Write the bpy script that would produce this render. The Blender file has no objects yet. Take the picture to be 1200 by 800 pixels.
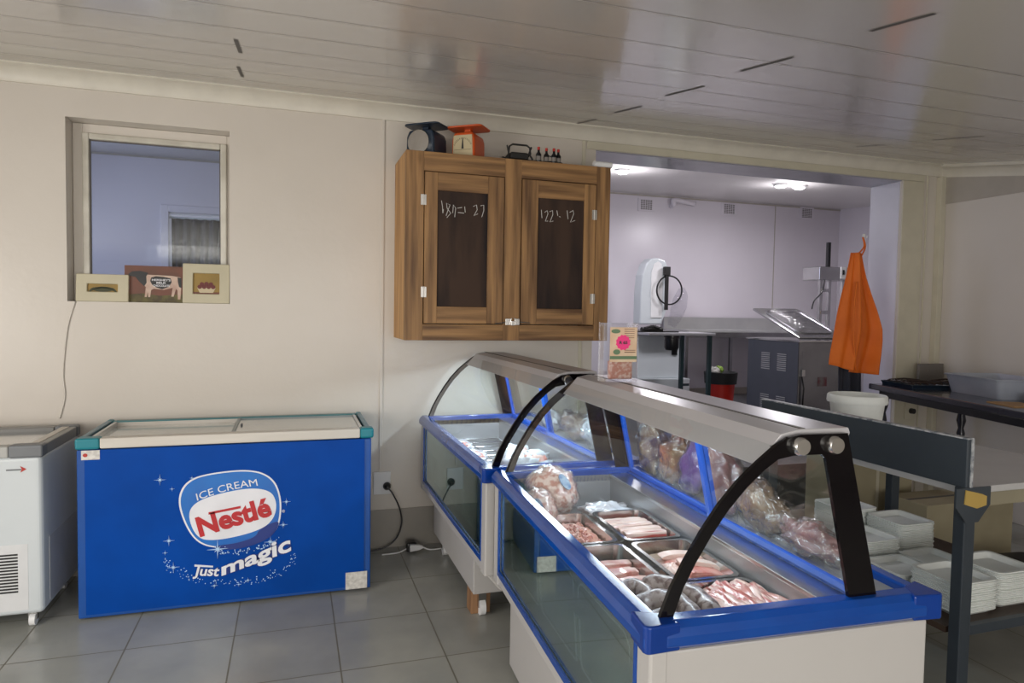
import bpy, bmesh, math, random
import numpy as np
from mathutils import Vector, Matrix, noise
random.seed(4)
D=bpy.data; S=bpy.context.scene; COL=S.collection
# ------------------------------------------------------------ camera
F=789.87; YAW,PITCH,ROLL=.31533,-.044049,.016303; CH=1.521
cy,sy=math.cos(YAW),math.sin(YAW); cp,sp=math.cos(PITCH),math.sin(PITCH); cr,sr=math.cos(ROLL),math.sin(ROLL)
fw=np.array([sy*cp,cy*cp,sp]); rt=np.array([cy,-sy,0.]); up=np.cross(rt,fw)
rt,up=rt*cr+up*sr,-rt*sr+up*cr
def ray(x,y): return rt*(x-600)/F-up*(y-400)/F+fw
def onZ(x,y,z): d=ray(x,y); return Vector(d*((z-CH)/d[2]))+Vector((0,0,CH))
def onY(x,y,Y): d=ray(x,y); return Vector(d*(Y/d[1]))+Vector((0,0,CH))
def onX(x,y,X): d=ray(x,y); return Vector(d*(X/d[0]))+Vector((0,0,CH))
cam=D.objects.new('camera',D.cameras.new('camera')); COL.objects.link(cam)
m=Matrix.Identity(4)
for i in range(3): m[i][0]=rt[i]; m[i][1]=up[i]; m[i][2]=-fw[i]
m[0][3]=0; m[1][3]=0; m[2][3]=CH
cam.matrix_world=m; cam.data.sensor_width=36; cam.data.lens=F/1200*36; cam.data.clip_start=.05
S.camera=cam
# ------------------------------------------------------------ light
S.view_settings.view_transform='Standard'; S.view_settings.look='None'
S.view_settings.exposure=0.0; S.view_settings.gamma=1; S.view_settings.use_curve_mapping=False
try:
    S.cycles.use_denoising=True; S.cycles.max_bounces=10; S.cycles.transparent_max_bounces=24; S.cycles.sample_clamp_indirect=6
except Exception: pass
W=D.worlds.new('sky'); S.world=W; W.use_nodes=True
W.node_tree.nodes['Background'].inputs[0].default_value=(.75,.85,1,1)
W.node_tree.nodes['Background'].inputs[1].default_value=1.0
def area(name,loc,target,sx,sy_,power,col):
    l=D.lights.new(name,'AREA'); l.shape='RECTANGLE'; l.size=sx; l.size_y=sy_; l.energy=power; l.color=col
    o=D.objects.new(name,l); COL.objects.link(o); o.location=loc
    o.rotation_euler=(Vector(target)-Vector(loc)).to_track_quat('-Z','Y').to_euler(); return o
area('shop_front_daylight',(.3,-2.85,1.25),(.3,4,1.25),4.6,1.6,108,(1,.93,.83))
area('left_window_daylight',(-2.9,.75,1.35),(1.2,1.5,1.35),2.4,1.4,84,(1,.94,.87))
area('back_room_left_window_daylight',(-2.9,6.5,2.2),(2,6.5,1.8),1.6,1.3,30,(.58,.66,1))
TUBES=[((3.45,6.75),34),((5.65,6.75),34)]
for (x,y),p in TUBES:
    area('ceiling_light_downlight',(x,y,2.97),(x,y,0),.3,.3,p*.8,(.97,.94,1))
    l=D.lights.new('ceiling_light_bulb','POINT'); l.energy=p*.35; l.color=(.97,.94,1); l.shadow_soft_size=.08
    o=D.objects.new('ceiling_light_bulb',l); COL.objects.link(o); o.location=(x,y,2.86)

# ------------------------------------------------------------ materials
def nd(t,ty,**k):
    n=t.nodes.new(ty)
    for a,b in k.items(): setattr(n,a,b)
    return n
def mat(name,col,rough=.5,metal=0,col2=None,scale=8,stretch=(1,1,1),bump=0,bscale=60,spec=.5,lo=.35,hi=.65,emit=0,coat=0,detail=4):
    m=D.materials.new(name); m.use_nodes=True; t=m.node_tree; b=t.nodes['Principled BSDF']
    b.inputs['Base Color'].default_value=(*col,1); b.inputs['Roughness'].default_value=rough; b.inputs['Metallic'].default_value=metal
    b.inputs['Specular IOR Level'].default_value=spec; b.inputs['Coat Weight'].default_value=coat
    if col2 is None: col2=tuple(c*.93 for c in col)
    tc=nd(t,'ShaderNodeTexCoord'); mp=nd(t,'ShaderNodeMapping'); mp.inputs['Scale'].default_value=stretch
    t.links.new(tc.outputs['Object'],mp.inputs[0])
    n=nd(t,'ShaderNodeTexNoise'); n.inputs['Scale'].default_value=scale; n.inputs['Detail'].default_value=detail
    t.links.new(mp.outputs[0],n.inputs['Vector'])
    r=nd(t,'ShaderNodeValToRGB'); e=r.color_ramp.elements; e[0].position=lo; e[1].position=hi
    e[0].color=(*col2,1); e[1].color=(*col,1)
    t.links.new(n.outputs['Fac'],r.inputs[0]); t.links.new(r.outputs[0],b.inputs['Base Color'])
    if bump:
        n2=nd(t,'ShaderNodeTexNoise'); n2.inputs['Scale'].default_value=bscale; t.links.new(mp.outputs[0],n2.inputs['Vector'])
        bp=nd(t,'ShaderNodeBump'); bp.inputs['Strength'].default_value=bump; bp.inputs['Distance'].default_value=.01
        t.links.new(n2.outputs['Fac'],bp.inputs['Height']); t.links.new(bp.outputs[0],b.inputs['Normal'])
    if emit: b.inputs['Emission Color'].default_value=(*col,1); b.inputs['Emission Strength'].default_value=emit
    return m
def glass(name,tint=(.92,.97,.96),refl=.0,rough=.02,fres=1.45,bump=0,bscale=30,gcol=(1,1,1)):
    m=D.materials.new(name); m.use_nodes=True; t=m.node_tree; t.nodes.remove(t.nodes['Principled BSDF']); out=t.nodes['Material Output']
    tr=nd(t,'ShaderNodeBsdfTransparent'); tr.inputs[0].default_value=(*tint,1)
    gl=nd(t,'ShaderNodeBsdfGlossy'); gl.inputs['Roughness'].default_value=rough; gl.inputs['Color'].default_value=(*gcol,1)
    fr=nd(t,'ShaderNodeLayerWeight'); fr.inputs[0].default_value=.5
    pw=nd(t,'ShaderNodeMath',operation='POWER'); pw.inputs[1].default_value=4.5; t.links.new(fr.outputs['Facing'],pw.inputs[0])
    ml=nd(t,'ShaderNodeMath',operation='MULTIPLY_ADD'); ml.inputs[1].default_value=.75; ml.inputs[2].default_value=(fres-1)*.1; t.links.new(pw.outputs[0],ml.inputs[0])
    ad=nd(t,'ShaderNodeMath',operation='ADD',use_clamp=True); ad.inputs[1].default_value=refl
    mx=nd(t,'ShaderNodeMixShader'); t.links.new(ml.outputs[0],ad.inputs[0]); t.links.new(ad.outputs[0],mx.inputs[0])
    t.links.new(tr.outputs[0],mx.inputs[1]); t.links.new(gl.outputs[0],mx.inputs[2]); t.links.new(mx.outputs[0],out.inputs[0])
    if bump:
        tc=nd(t,'ShaderNodeTexCoord'); n2=nd(t,'ShaderNodeTexNoise'); n2.inputs['Scale'].default_value=bscale; t.links.new(tc.outputs['Object'],n2.inputs['Vector'])
        bp=nd(t,'ShaderNodeBump'); bp.inputs['Strength'].default_value=bump; bp.inputs['Distance'].default_value=.02
        t.links.new(n2.outputs['Fac'],bp.inputs['Height']); t.links.new(bp.outputs[0],gl.inputs['Normal']); t.links.new(bp.outputs[0],fr.inputs['Normal'])
    return m
def tiles(name,c1,c2,grout,w,h,ox,oy,rough=.3,mort=.006):
    m=mat(name,c1,rough,col2=c2,scale=3,lo=.3,hi=.7); t=m.node_tree; b=t.nodes['Principled BSDF']
    ramp=[n for n in t.nodes if n.type=='VALTORGB'][0]; tc=[n for n in t.nodes if n.type=='TEX_COORD'][0]
    mp=nd(t,'ShaderNodeMapping'); mp.inputs['Location'].default_value=(-ox,-oy,0); t.links.new(tc.outputs['Object'],mp.inputs[0])
    br=nd(t,'ShaderNodeTexBrick',offset=0.0,squash=1.0); t.links.new(mp.outputs[0],br.inputs['Vector'])
    for k,v in (('Scale',1.0),('Mortar Size',mort),('Mortar Smooth',.1),('Bias',0.0),('Brick Width',w),('Row Height',h)): br.inputs[k].default_value=v
    br.inputs['Color1'].default_value=(.92,.92,.92,1); br.inputs['Color2'].default_value=(1,1,1,1); br.inputs['Mortar'].default_value=(*grout,1)
    mu=nd(t,'ShaderNodeMix',data_type='RGBA',blend_type='MULTIPLY'); mu.inputs[0].default_value=1
    t.links.new(ramp.outputs[0],mu.inputs[6]); t.links.new(br.outputs['Color'],mu.inputs[7]); t.links.new(mu.outputs[2],b.inputs['Base Color'])
    rr=nd(t,'ShaderNodeMath',operation='MULTIPLY_ADD'); rr.inputs[1].default_value=.5; rr.inputs[2].default_value=rough
    t.links.new(br.outputs['Fac'],rr.inputs[0]); t.links.new(rr.outputs[0],b.inputs['Roughness'])
    return m
def wood(name,axis,dark=(.105,.048,.016),light=(.36,.195,.075)):
    st={'x':(.5,9,9),'y':(9,.5,9),'z':(9,9,.5)}[axis]
    m=mat(name,light,.55,col2=dark,scale=3.2,stretch=st,lo=.32,hi=.66,bump=.15,bscale=8,detail=10)
    t=m.node_tree; b=t.nodes['Principled BSDF']; ramp=[n for n in t.nodes if n.type=='VALTORGB'][0]; tc=[n for n in t.nodes if n.type=='TEX_COORD'][0]
    v=nd(t,'ShaderNodeTexVoronoi'); v.inputs['Scale'].default_value=3.2
    mp=nd(t,'ShaderNodeMapping'); mp.inputs['Scale'].default_value={'x':(.6,1,1.3),'y':(1,.6,1),'z':(1.3,1,.6)}[axis]; t.links.new(tc.outputs['Object'],mp.inputs[0]); t.links.new(mp.outputs[0],v.inputs['Vector'])
    r=nd(t,'ShaderNodeValToRGB'); r.color_ramp.elements[0].position=.03; r.color_ramp.elements[1].position=.13
    r.color_ramp.elements[0].color=(.25,.2,.15,1); r.color_ramp.elements[1].color=(1,1,1,1); t.links.new(v.outputs['Distance'],r.inputs[0])
    mu=nd(t,'ShaderNodeMix',data_type='RGBA',blend_type='MULTIPLY'); mu.inputs[0].default_value=1
    t.links.new(ramp.outputs[0],mu.inputs[6]); t.links.new(r.outputs[0],mu.inputs[7]); t.links.new(mu.outputs[2],b.inputs['Base Color'])
    return m
M={}
M['wall']=mat('cream_paint',(.66,.61,.545),.3,col2=(.62,.57,.505),scale=1.2,bump=.08,bscale=25,spec=.4)
M['wall_right']=mat('cream_gloss_paint',(.66,.61,.56),.4,scale=1.2)
M['farwall']=mat('white_paint',(.72,.68,.73),.3,col2=(.68,.64,.69),scale=1.1,spec=.5)
M['jamb']=mat('gloss_white_paint',(.66,.65,.73),.25,scale=2)
M['cornice']=mat('cornice_paint',(.70,.66,.57),.4)
M['trim']=mat('trim_paint',(.62,.58,.46),.4)
M['band']=mat('grey_panel_band',(.44,.40,.35),.35)
M['floor']=tiles('floor_tiles',(.40,.40,.36),(.31,.315,.29),(.45,.42,.36),.45,.45,.647,3.30,.22,.0035)
M['skirt']=mat('skirting_tiles',(.36,.33,.29),.3,col2=(.32,.30,.265),scale=3)
M['farfloor']=mat('dark_floor',(.07,.07,.075),.35)
M['white']=mat('white_enamel',(.60,.64,.66),.3,col2=(.57,.61,.63),scale=3)
M['offwhite']=mat('white_laminate',(.47,.455,.44),.35,col2=(.45,.435,.42),scale=2)
M['plastic_white']=mat('white_plastic',(.8,.8,.8),.4)
M['grey']=mat('grey_plastic',(.16,.17,.18),.4)
M['dgrey']=mat('dark_grey_plastic',(.05,.055,.06),.4)
M['blue']=mat('blue_sticker_vinyl',(.0,.062,.36),.42,spec=.12,col2=(.0,.050,.29),scale=4,lo=.3,hi=.7)
M['rail']=mat('blue_plastic_rail',(.003,.058,.31),.12,col2=(.003,.048,.27),spec=.45,coat=.15)
M['railnavy']=mat('navy_rail_corner',(.003,.036,.235),.15,spec=.4)
M['blueframe']=mat('blue_frame',(.01,.09,.50),.25)
M['teal']=mat('teal_plastic',(.01,.21,.26),.35)
M['railwhite']=mat('cream_rail_trim',(.68,.64,.58),.35,col2=(.6,.56,.5),scale=2,stretch=(1,1,12))
M['black']=mat('black_plastic',(.008,.008,.009),.3)
M['blackgloss']=mat('black_printed_glass',(.004,.003,.004),.12,spec=.3)
M['rubber']=mat('black_rubber',(.012,.012,.012),.6)
M['alu']=mat('brushed_aluminium',(.62,.62,.62),.28,1,col2=(.55,.55,.56),scale=5,stretch=(30,.6,30))
M['alumatt']=mat('satin_aluminium_canopy',(.56,.55,.57),.3,.3,col2=(.52,.51,.53),scale=3)
M['steel']=mat('stainless_steel',(.60,.60,.60),.2,1,col2=(.5,.5,.5),scale=5,stretch=(1,1,1))
M['steeldark']=mat('dull_stainless_steel',(.33,.33,.34),.3,1,col2=(.27,.27,.28),scale=4)
M['tank']=mat('cold_tank_lining',(.42,.43,.45),.3,.5,scale=4)
M['benchsteel']=mat('bench_stainless_steel',(.55,.55,.54),.28,.45,col2=(.48,.48,.48),scale=3)
M['chrome']=mat('chrome',(.8,.78,.75),.22,1)
M['zinc']=mat('zinc_plated_hinge',(.55,.53,.5),.4,.8)
M['glass']=glass('clear_glass',(.96,.99,.985))
M['caseglass']=glass('clear_curved_glass',(.965,.985,.985),fres=1.35)
M['lidglass']=glass('frosted_freezer_lid_glass',(.75,.76,.72),refl=.28,rough=.12)
M['panelglass']=glass('reflective_panel_glass',(.78,.86,.84),refl=.36,rough=.015,gcol=(.85,.97,.97))
M['film']=glass('clear_plastic_film',(.93,.93,.95),refl=.04,rough=.12,bump=1.0,bscale=26)
M['acrylic']=glass('clear_acrylic',(.97,.97,.98),refl=.03,rough=.06)
M['tub']=mat('milky_plastic_tub',(.42,.45,.52),.3,col2=(.34,.37,.45),scale=5)
M['slate']=mat('blue_grey_painted_steel',(.038,.05,.064),.42,col2=(.032,.042,.055),scale=3)
M['slatewear']=mat('worn_white_edge',(.55,.56,.58),.5,col2=(.1,.12,.15),scale=40)
M['ceil']=mat('gloss_pvc_ceiling',(.56,.53,.50),.16,col2=(.54,.51,.48),scale=1,spec=.75)
M['groove']=mat('pvc_joint_strip',(.63,.60,.56),.3)
M['gap']=mat('dark_joint',(.12,.11,.10),.6)
M['farceil']=mat('back_room_ceiling_board',(.76,.73,.71),.3,scale=1)
M['foam']=mat('white_foam',(.84,.87,.85),.5,col2=(.80,.83,.81),scale=20)
M['carton']=mat('brown_cardboard',(.42,.37,.25),.7,col2=(.37,.325,.215),scale=4)
M['tape']=mat('yellow_masking_tape',(.5,.34,.09),.5)
M['woodz']=wood('rustic_wood_vertical','z'); M['woodx']=wood('rustic_wood_horizontal','x')
M['woodlight']=wood('rustic_wood_light_side','z',(.36,.17,.05),(.62,.36,.14))
M['chalk']=mat('brown_mesh_panel',(.055,.032,.022),.6,spec=.2,col2=(.012,.009,.010),scale=2.0,stretch=(3,1,.5),lo=.4,hi=.6)
M['chalkwhite']=mat('white_chalk',(.6,.58,.55),.8)
M['darkblue']=mat('dark_blue_enamel',(.018,.032,.055),.3)
M['orange']=mat('orange_enamel',(.62,.09,.012),.35)
M['dialcream']=mat('cream_dial',(.55,.46,.28),.5)
M['dialgrey']=mat('grey_dial',(.42,.42,.42),.25)
M['iron']=mat('black_iron',(.01,.009,.008),.5)
M['redcap']=mat('red_foil_cap',(.45,.03,.02),.4)
M['cloth_orange']=mat('orange_cotton',(.78,.165,.008),.65,col2=(.70,.14,.006),scale=5)
M['cloth_dark']=mat('navy_cloth',(.02,.025,.04),.8)
M['curtain']=mat('grey_curtain',(.085,.075,.09),.8,col2=(.05,.045,.055),scale=4,stretch=(6,1,.4))
M['picframe']=mat('cream_picture_frame',(.58,.53,.38),.45)
M['picgold']=mat('ochre_backdrop',(.36,.23,.06),.6,col2=(.27,.18,.05),scale=8)
M['brownred']=mat('painted_brown_sign',(.18,.06,.035),.5,col2=(.12,.05,.03),scale=10)
M['grass']=mat('painted_grass',(.14,.12,.04),.6,col2=(.08,.06,.03),scale=30)
M['cowwhite']=mat('painted_cow_white',(.62,.47,.38),.5,col2=(.5,.33,.26),scale=25)
M['cowblack']=mat('painted_cow_black',(.012,.012,.013),.4)
M['olive']=mat('painted_leaves',(.06,.065,.03),.6)
M['apple']=mat('painted_plums',(.16,.03,.03),.5)
M['bowl']=mat('painted_cream_bowl',(.62,.52,.34),.5)
M['logoblue']=mat('logo_mid_blue',(.01,.17,.56),.3,col2=(.01,.12,.46),scale=4)
M['logowhite']=mat('logo_white',(.80,.80,.84),.35)
M['logored']=mat('logo_red',(.50,.02,.025),.35)
M['logoglow']=mat('pale_blue_print',(.50,.70,.95),.35)
M['outline']=mat('logo_navy',(.01,.03,.20),.35)
M['meat']=mat('raw_pork',(.56,.20,.16),.3,col2=(.80,.56,.48),scale=18,lo=.35,hi=.6,bump=.3,bscale=40,coat=.3)
M['meatdark']=mat('raw_beef',(.38,.09,.075),.3,col2=(.55,.25,.2),scale=12,bump=.3,coat=.3)
M['meatlean']=mat('lean_pork_face',(.52,.15,.12),.35,col2=(.70,.36,.30),scale=22,stretch=(1,1,1),coat=.2)
M['fat']=mat('pork_fat',(.80,.66,.58),.35,col2=(.74,.48,.40),scale=9,coat=.3)
M['streaky']=mat('streaky_pork',(.84,.64,.56),.3,col2=(.46,.09,.07),scale=5,stretch=(.6,13,13),lo=.46,hi=.54,coat=.4)
M['slice']=mat('streaky_slice',(.85,.60,.52),.3,col2=(.50,.10,.08),scale=5,stretch=(22,1.2,6),lo=.44,hi=.54,coat=.4)
M['mince']=mat('diced_meat',(.62,.22,.17),.35,col2=(.72,.42,.30),scale=30,coat=.3)
M['sausage']=mat('grey_mottled_sausage',(.42,.35,.33),.35,col2=(.13,.08,.075),scale=55,lo=.40,hi=.56,coat=.4)
M['ham']=mat('cured_ham',(.60,.31,.24),.3,col2=(.86,.70,.60),scale=42,lo=.44,hi=.56,bump=.6,bscale=34,coat=.6)
M['wrap']=mat('frosty_plastic_wrap',(.66,.68,.72),.22,col2=(.40,.34,.34),scale=7,lo=.3,hi=.55,bump=.9,bscale=16,coat=.6)
M['bagorange']=mat('orange_packet',(.60,.17,.04),.35,col2=(.22,.12,.05),scale=8)
M['bagpurple']=mat('purple_packet',(.17,.045,.28),.3,col2=(.09,.03,.2),scale=5)
M['bagpink']=mat('pink_meat_packet',(.34,.17,.16),.35,col2=(.2,.09,.09),scale=9,bump=.5,bscale=20,coat=.5)
M['bagtan']=mat('tan_biltong_packet',(.35,.24,.15),.4,col2=(.14,.08,.05),scale=9,bump=.5,bscale=20,coat=.5)
M['labelblue']=mat('blue_oval_label',(.06,.16,.33),.4,col2=(.3,.4,.5),scale=60)
M['paper']=mat('white_paper_label',(.72,.70,.66),.6,col2=(.5,.48,.45),scale=50)
M['peach']=mat('peach_price_card',(.62,.42,.28),.6,col2=(.68,.54,.38),scale=18)
M['pink']=mat('pink_star_sticker',(.85,.03,.22),.5)
M['green']=mat('green_print',(.12,.2,.11),.6)
M['leaf']=mat('lettuce_leaf',(.22,.35,.05),.6)
M['red']=mat('red_plastic',(.62,.025,.012),.35)
M['lamp']=mat('lamp_tube',(.85,.93,1),.5,emit=5)
M['farlamp']=mat('fluorescent_tube',(.95,.95,1),.5,emit=8)
M['blacktable']=mat('black_table_top',(.018,.018,.028),.18,col2=(.03,.03,.045),scale=3,coat=.3)
M['rust']=mat('burnt_iron',(.035,.018,.013),.6)
M['woodblock']=wood('pine_block','z',(.22,.11,.05),(.36,.2,.1))
M['wire']=mat('white_wire',(.9,.92,.92),.35)
M['greycard']=mat('grey_metal_box',(.2,.18,.16),.5)

# ------------------------------------------------------------ mesh helpers
class MB:
    def __init__(s): s.v=[]; s.f=[]; s.mi=[]; s.cur=0
    def add(s,vs,fs):
        o=len(s.v); s.v+=[tuple(v) for v in vs]; s.f+=[tuple(i+o for i in f) for f in fs]; s.mi+=[s.cur]*len(fs); return s
    def m(s,i): s.cur=i; return s
    def box(s,x0,x1,y0,y1,z0,z1):
        return s.add([(x0,y0,z0),(x1,y0,z0),(x1,y1,z0),(x0,y1,z0),(x0,y0,z1),(x1,y0,z1),(x1,y1,z1),(x0,y1,z1)],
          [(0,3,2,1),(4,5,6,7),(0,1,5,4),(1,2,6,5),(2,3,7,6),(3,0,4,7)])
    def prism(s,pts,ax,a,b):  # polygon in the two other axes, extruded along ax
        n=len(pts)
        def q(p,c): return {'x':(c,p[0],p[1]),'y':(p[0],c,p[1]),'z':(p[0],p[1],c)}[ax]
        vs=[q(p,a) for p in pts]+[q(p,b) for p in pts]
        return s.add(vs,[tuple(range(n)),tuple(range(2*n-1,n-1,-1))]+[(i,i+n,(i+1)%n+n,(i+1)%n) for i in range(n)])
    def tube(s,pts,r,n=8,closed=False):
        pts=[Vector(p) for p in pts]; k=len(pts); vs=[]; prev=None
        for i,p in enumerate(pts):
            if closed: t=(pts[(i+1)%k]-pts[i-1])
            else: t=(pts[min(i+1,k-1)]-pts[max(i-1,0)])
            t.normalize(); a=prev if prev is not None else (Vector((0,0,1)) if abs(t.z)<.9 else Vector((1,0,0)))
            u=(a-t*a.dot(t)); u.normalize(); prev=u; w=t.cross(u)
            rr=r[i] if isinstance(r,(list,tuple)) else r
            vs+=[p+(u*math.cos(j*2*math.pi/n)+w*math.sin(j*2*math.pi/n))*rr for j in range(n)]
        fs=[]
        for i in range(k if closed else k-1):
            for j in range(n):
                a0=i*n+j; a1=i*n+(j+1)%n; b=((i+1)%k)*n
                fs.append((a0,a1,b+(j+1)%n,b+j))
        if not closed: fs+=[tuple(range(n-1,-1,-1)),tuple((k-1)*n+j for j in range(n))]
        return s.add(vs,fs)
    def lathe(s,prof,c=(0,0,0),n=24,ax='z',sx=1,sy=1):
        vs=[]
        for r,z in prof:
            for j in range(n):
                a=j*2*math.pi/n; x=r*math.cos(a)*sx; y=r*math.sin(a)*sy
                v={'z':(x,y,z),'y':(x,z,y),'x':(z,x,y)}[ax]; vs.append((v[0]+c[0],v[1]+c[1],v[2]+c[2]))
        k=len(prof); fs=[(i*n+j,i*n+(j+1)%n,(i+1)*n+(j+1)%n,(i+1)*n+j) for i in range(k-1) for j in range(n)]
        fs+=[tuple(range(n-1,-1,-1)),tuple((k-1)*n+j for j in range(n))]
        return s.add(vs,fs)
    def grid(s,fn,nu,nv):
        vs=[fn(i/(nu-1),j/(nv-1)) for j in range(nv) for i in range(nu)]
        return s.add(vs,[(j*nu+i,j*nu+i+1,(j+1)*nu+i+1,(j+1)*nu+i) for j in range(nv-1) for i in range(nu-1)])
    def blob(s,c,r,amp=.12,fr=3,seed=0,n=24,k=14,flat=None):
        vs=[]
        for i in range(k+1):
            th=math.pi*i/k
            for j in range(n):
                a=2*math.pi*j/n; d=Vector((math.sin(th)*math.cos(a),math.sin(th)*math.sin(a),math.cos(th)))
                q=1+amp*noise.noise(d*fr+Vector((seed*7.3,seed*3.1,seed)))+amp*.4*noise.noise(d*fr*2.7+Vector((seed,5,seed)))
                z=d.z*r[2]*q
                if flat is not None: z=max(z,flat)
                vs.append((c[0]+d.x*r[0]*q,c[1]+d.y*r[1]*q,c[2]+z))
        return s.add(vs,[(i*n+j,(i+1)*n+j,(i+1)*n+(j+1)%n,i*n+(j+1)%n) for i in range(k) for j in range(n)])
    def xf(s,mx):
        s.v=[tuple(mx@Vector(v)) for v in s.v]; return s
    def build(s,name,mt,parent=None,smooth=False,bevel=0,loc=None,rz=0,seg=2,solid=0,each=False):
        if each:
            par=list(range(len(s.v)))
            def fd(i):
                while par[i]!=i: par[i]=par[par[i]]; i=par[i]
                return i
            for f in s.f:
                for i in f[1:]: par[fd(i)]=fd(f[0])
            gr={}
            for f,mi in zip(s.f,s.mi): gr.setdefault(fd(f[0]),[]).append((f,mi))
            out=None
            for g in gr.values():
                q=MB(); mp={}
                for f,mi in g:
                    for i in f:
                        if i not in mp: mp[i]=len(q.v); q.v.append(s.v[i])
                    q.f.append(tuple(mp[i] for i in f)); q.mi.append(mi)
                out=q.build(name,mt,parent,smooth,bevel,loc,rz,seg,solid)
            return out
        me=D.meshes.new(name); me.from_pydata(s.v,[],s.f)
        for q in (mt if isinstance(mt,(list,tuple)) else [mt]): me.materials.append(q if not isinstance(q,str) else M[q])
        for p,i in zip(me.polygons,s.mi): p.material_index=i; p.use_smooth=bool(smooth)
        bm=bmesh.new(); bm.from_mesh(me); bmesh.ops.recalc_face_normals(bm,faces=bm.faces); bm.to_mesh(me); bm.free()
        if smooth=='auto':
            try: me.set_sharp_from_angle(angle=math.radians(35))
            except Exception: pass
        o=D.objects.new(name,me); COL.objects.link(o)
        if parent is not None: o.parent=parent
        if loc is not None: o.location=loc
        o.rotation_euler=(0,0,rz)
        if bevel:
            b=o.modifiers.new('bevel','BEVEL'); b.width=bevel; b.segments=seg; b.limit_method='ANGLE'; b.angle_limit=math.radians(40); b.harden_normals=False
        if solid:
            b=o.modifiers.new('solid','SOLIDIFY'); b.thickness=solid; b.offset=0
        return o
def tag(o,label=None,cat=None,group=None,kind=None):
    if label: o['label']=label
    if cat: o['category']=cat
    if group: o['group']=group
    if kind: o['kind']=kind
    return o
def thing(name,label,cat,loc=(0,0,0),rz=0,group=None):
    o=D.objects.new(name,None); COL.objects.link(o); o.location=loc; o.rotation_euler=(0,0,rz); o.empty_display_size=.1
    return tag(o,label,cat,group)
def copy_tree(o,parent=None):
    c=o.copy(); COL.objects.link(c); c.parent=parent
    for ch in list(o.children): copy_tree(ch,c)
    return c
def st(o): o['kind']='structure'; return o
def rpoly(x0,x1,y0,y1,r,n=5):
    pts=[]
    for cx,cy_,a in ((x1-r,y1-r,0),(x0+r,y1-r,90),(x0+r,y0+r,180),(x1-r,y0+r,270)):
        for i in range(n+1):
            t=math.radians(a+90*i/n); pts.append((cx+r*math.cos(t),cy_+r*math.sin(t)))
    return pts
def ellip(cx,cz,rx,rz,n=32,rot=0,e=1.0):
    out=[]
    for i in range(n):
        a=2*math.pi*i/n; c,s_=math.cos(a),math.sin(a)
        x=rx*math.copysign(abs(c)**e,c); z=rz*math.copysign(abs(s_)**e,s_)
        out.append((cx+x*math.cos(rot)-z*math.sin(rot),cz+x*math.sin(rot)+z*math.cos(rot)))
    return out
def text_mb(txt,size,bold=0,ext=.0008,shear=0,spacing=1):
    cu=D.curves.new('lettering','FONT'); cu.body=txt; cu.size=size; cu.extrude=ext; cu.offset=bold; cu.shear=shear; cu.space_character=spacing; cu.align_x='LEFT'; cu.resolution_u=4
    ob=D.objects.new('lettering',cu); COL.objects.link(ob); dg=bpy.context.evaluated_depsgraph_get()
    me=D.meshes.new_from_object(ob.evaluated_get(dg)); D.objects.remove(ob); 
    b=MB(); b.add([tuple(v.co) for v in me.vertices],[tuple(p.vertices) for p in me.polygons]); D.meshes.remove(me); D.curves.remove(cu); return b
def wall_text(txt,size,x,y,z,bold=0,shear=0,w=None,rot=0,ext=.0008,h=None,fn=None):
    """text standing in the XZ plane facing -Y; w,h rescale it"""
    b=text_mb(txt,size,bold,ext,shear); xs=[v[0] for v in b.v]; ys=[v[1] for v in b.v]; x0=min(xs); y0=min(ys)
    kx=w/(max(xs)-x0) if w else 1; ky=h/(max(ys)-y0) if h else kx
    out=[]
    for v in b.v:
        a,c,e=(v[0]-x0)*kx,(v[1]-y0)*ky,v[2]
        if fn: a,c=fn(a,c)
        a,c=a*math.cos(rot)-c*math.sin(rot),a*math.sin(rot)+c*math.cos(rot)
        out.append((x+a,y-e,z+c))
    b.v=out; return b

# ------------------------------------------------------------ room shell
YW=4.30; YF=8.5; XR=5.157; SL=.165; ZC=2.80; FZ=.35; XL=-3.0; T=.30
WX0,WX1,WZ0,WZ1=onY(77,200,YW).x,onY(269,200,YW).x,1.54,2.545     # window recess
OX0,OX1,OZ=1.99,4.735,2.645                                  # opening
st(MB().box(XL,XR+.4,-3,YW,-.1,0).build('floor','floor'))
st(MB().box(XL,8.4,YW+.05,YF+.3,-.1,FZ).build('floor_back_room','farfloor'))
b=MB()
b.box(XL,WX0,YW,YW+T,0,ZC+.5).box(WX0,WX1,YW,YW+T,0,WZ0).box(WX0,WX1,YW,YW+T,WZ1,ZC+.5)
b.box(WX1,OX0,YW,YW+T,0,ZC+.5).box(OX0,OX1,YW,YW+T,OZ,ZC+.5).box(OX1,8.4,YW,YW+T,0,ZC+.5)
st(b.build('wall_back','wall'))
st(MB().box(OX1-.008,OX1+.001,YW+.02,YW+T+.01,FZ,OZ).build('trim_1','jamb'))
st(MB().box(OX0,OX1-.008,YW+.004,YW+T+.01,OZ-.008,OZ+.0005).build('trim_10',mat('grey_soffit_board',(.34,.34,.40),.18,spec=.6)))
st(MB().box(XR,XR+.15,-3,YW,0,ZC+.2).build('wall_right','wall_right'))
st(MB().box(XL-.15,XL,-3,-.55,0,3).box(XL-.15,XL,2.05,YW+T,0,3).box(XL-.15,XL,-.55,2.05,0,.3).box(XL-.15,XL,-.55,2.05,2.12,3).build('wall_left','wall'))
st(MB().box(XL,-2.2,-3.15,-3,0,2.6).box(2.9,XR,-3.15,-3,0,2.6).box(-2.2,2.9,-3.15,-3,0,.3).box(-2.2,2.9,-3.15,-3,2.15,2.6).build('wall_front','wall'))
yb=.6; zb=ZC-SL*(YW-yb)
b=MB().prism([(YW,ZC),(yb,zb),(-3.1,zb),(-3.1,zb+.2),(yb,zb+.2),(YW,ZC+.2)],'x',XL-.1,XR+.1)
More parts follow.
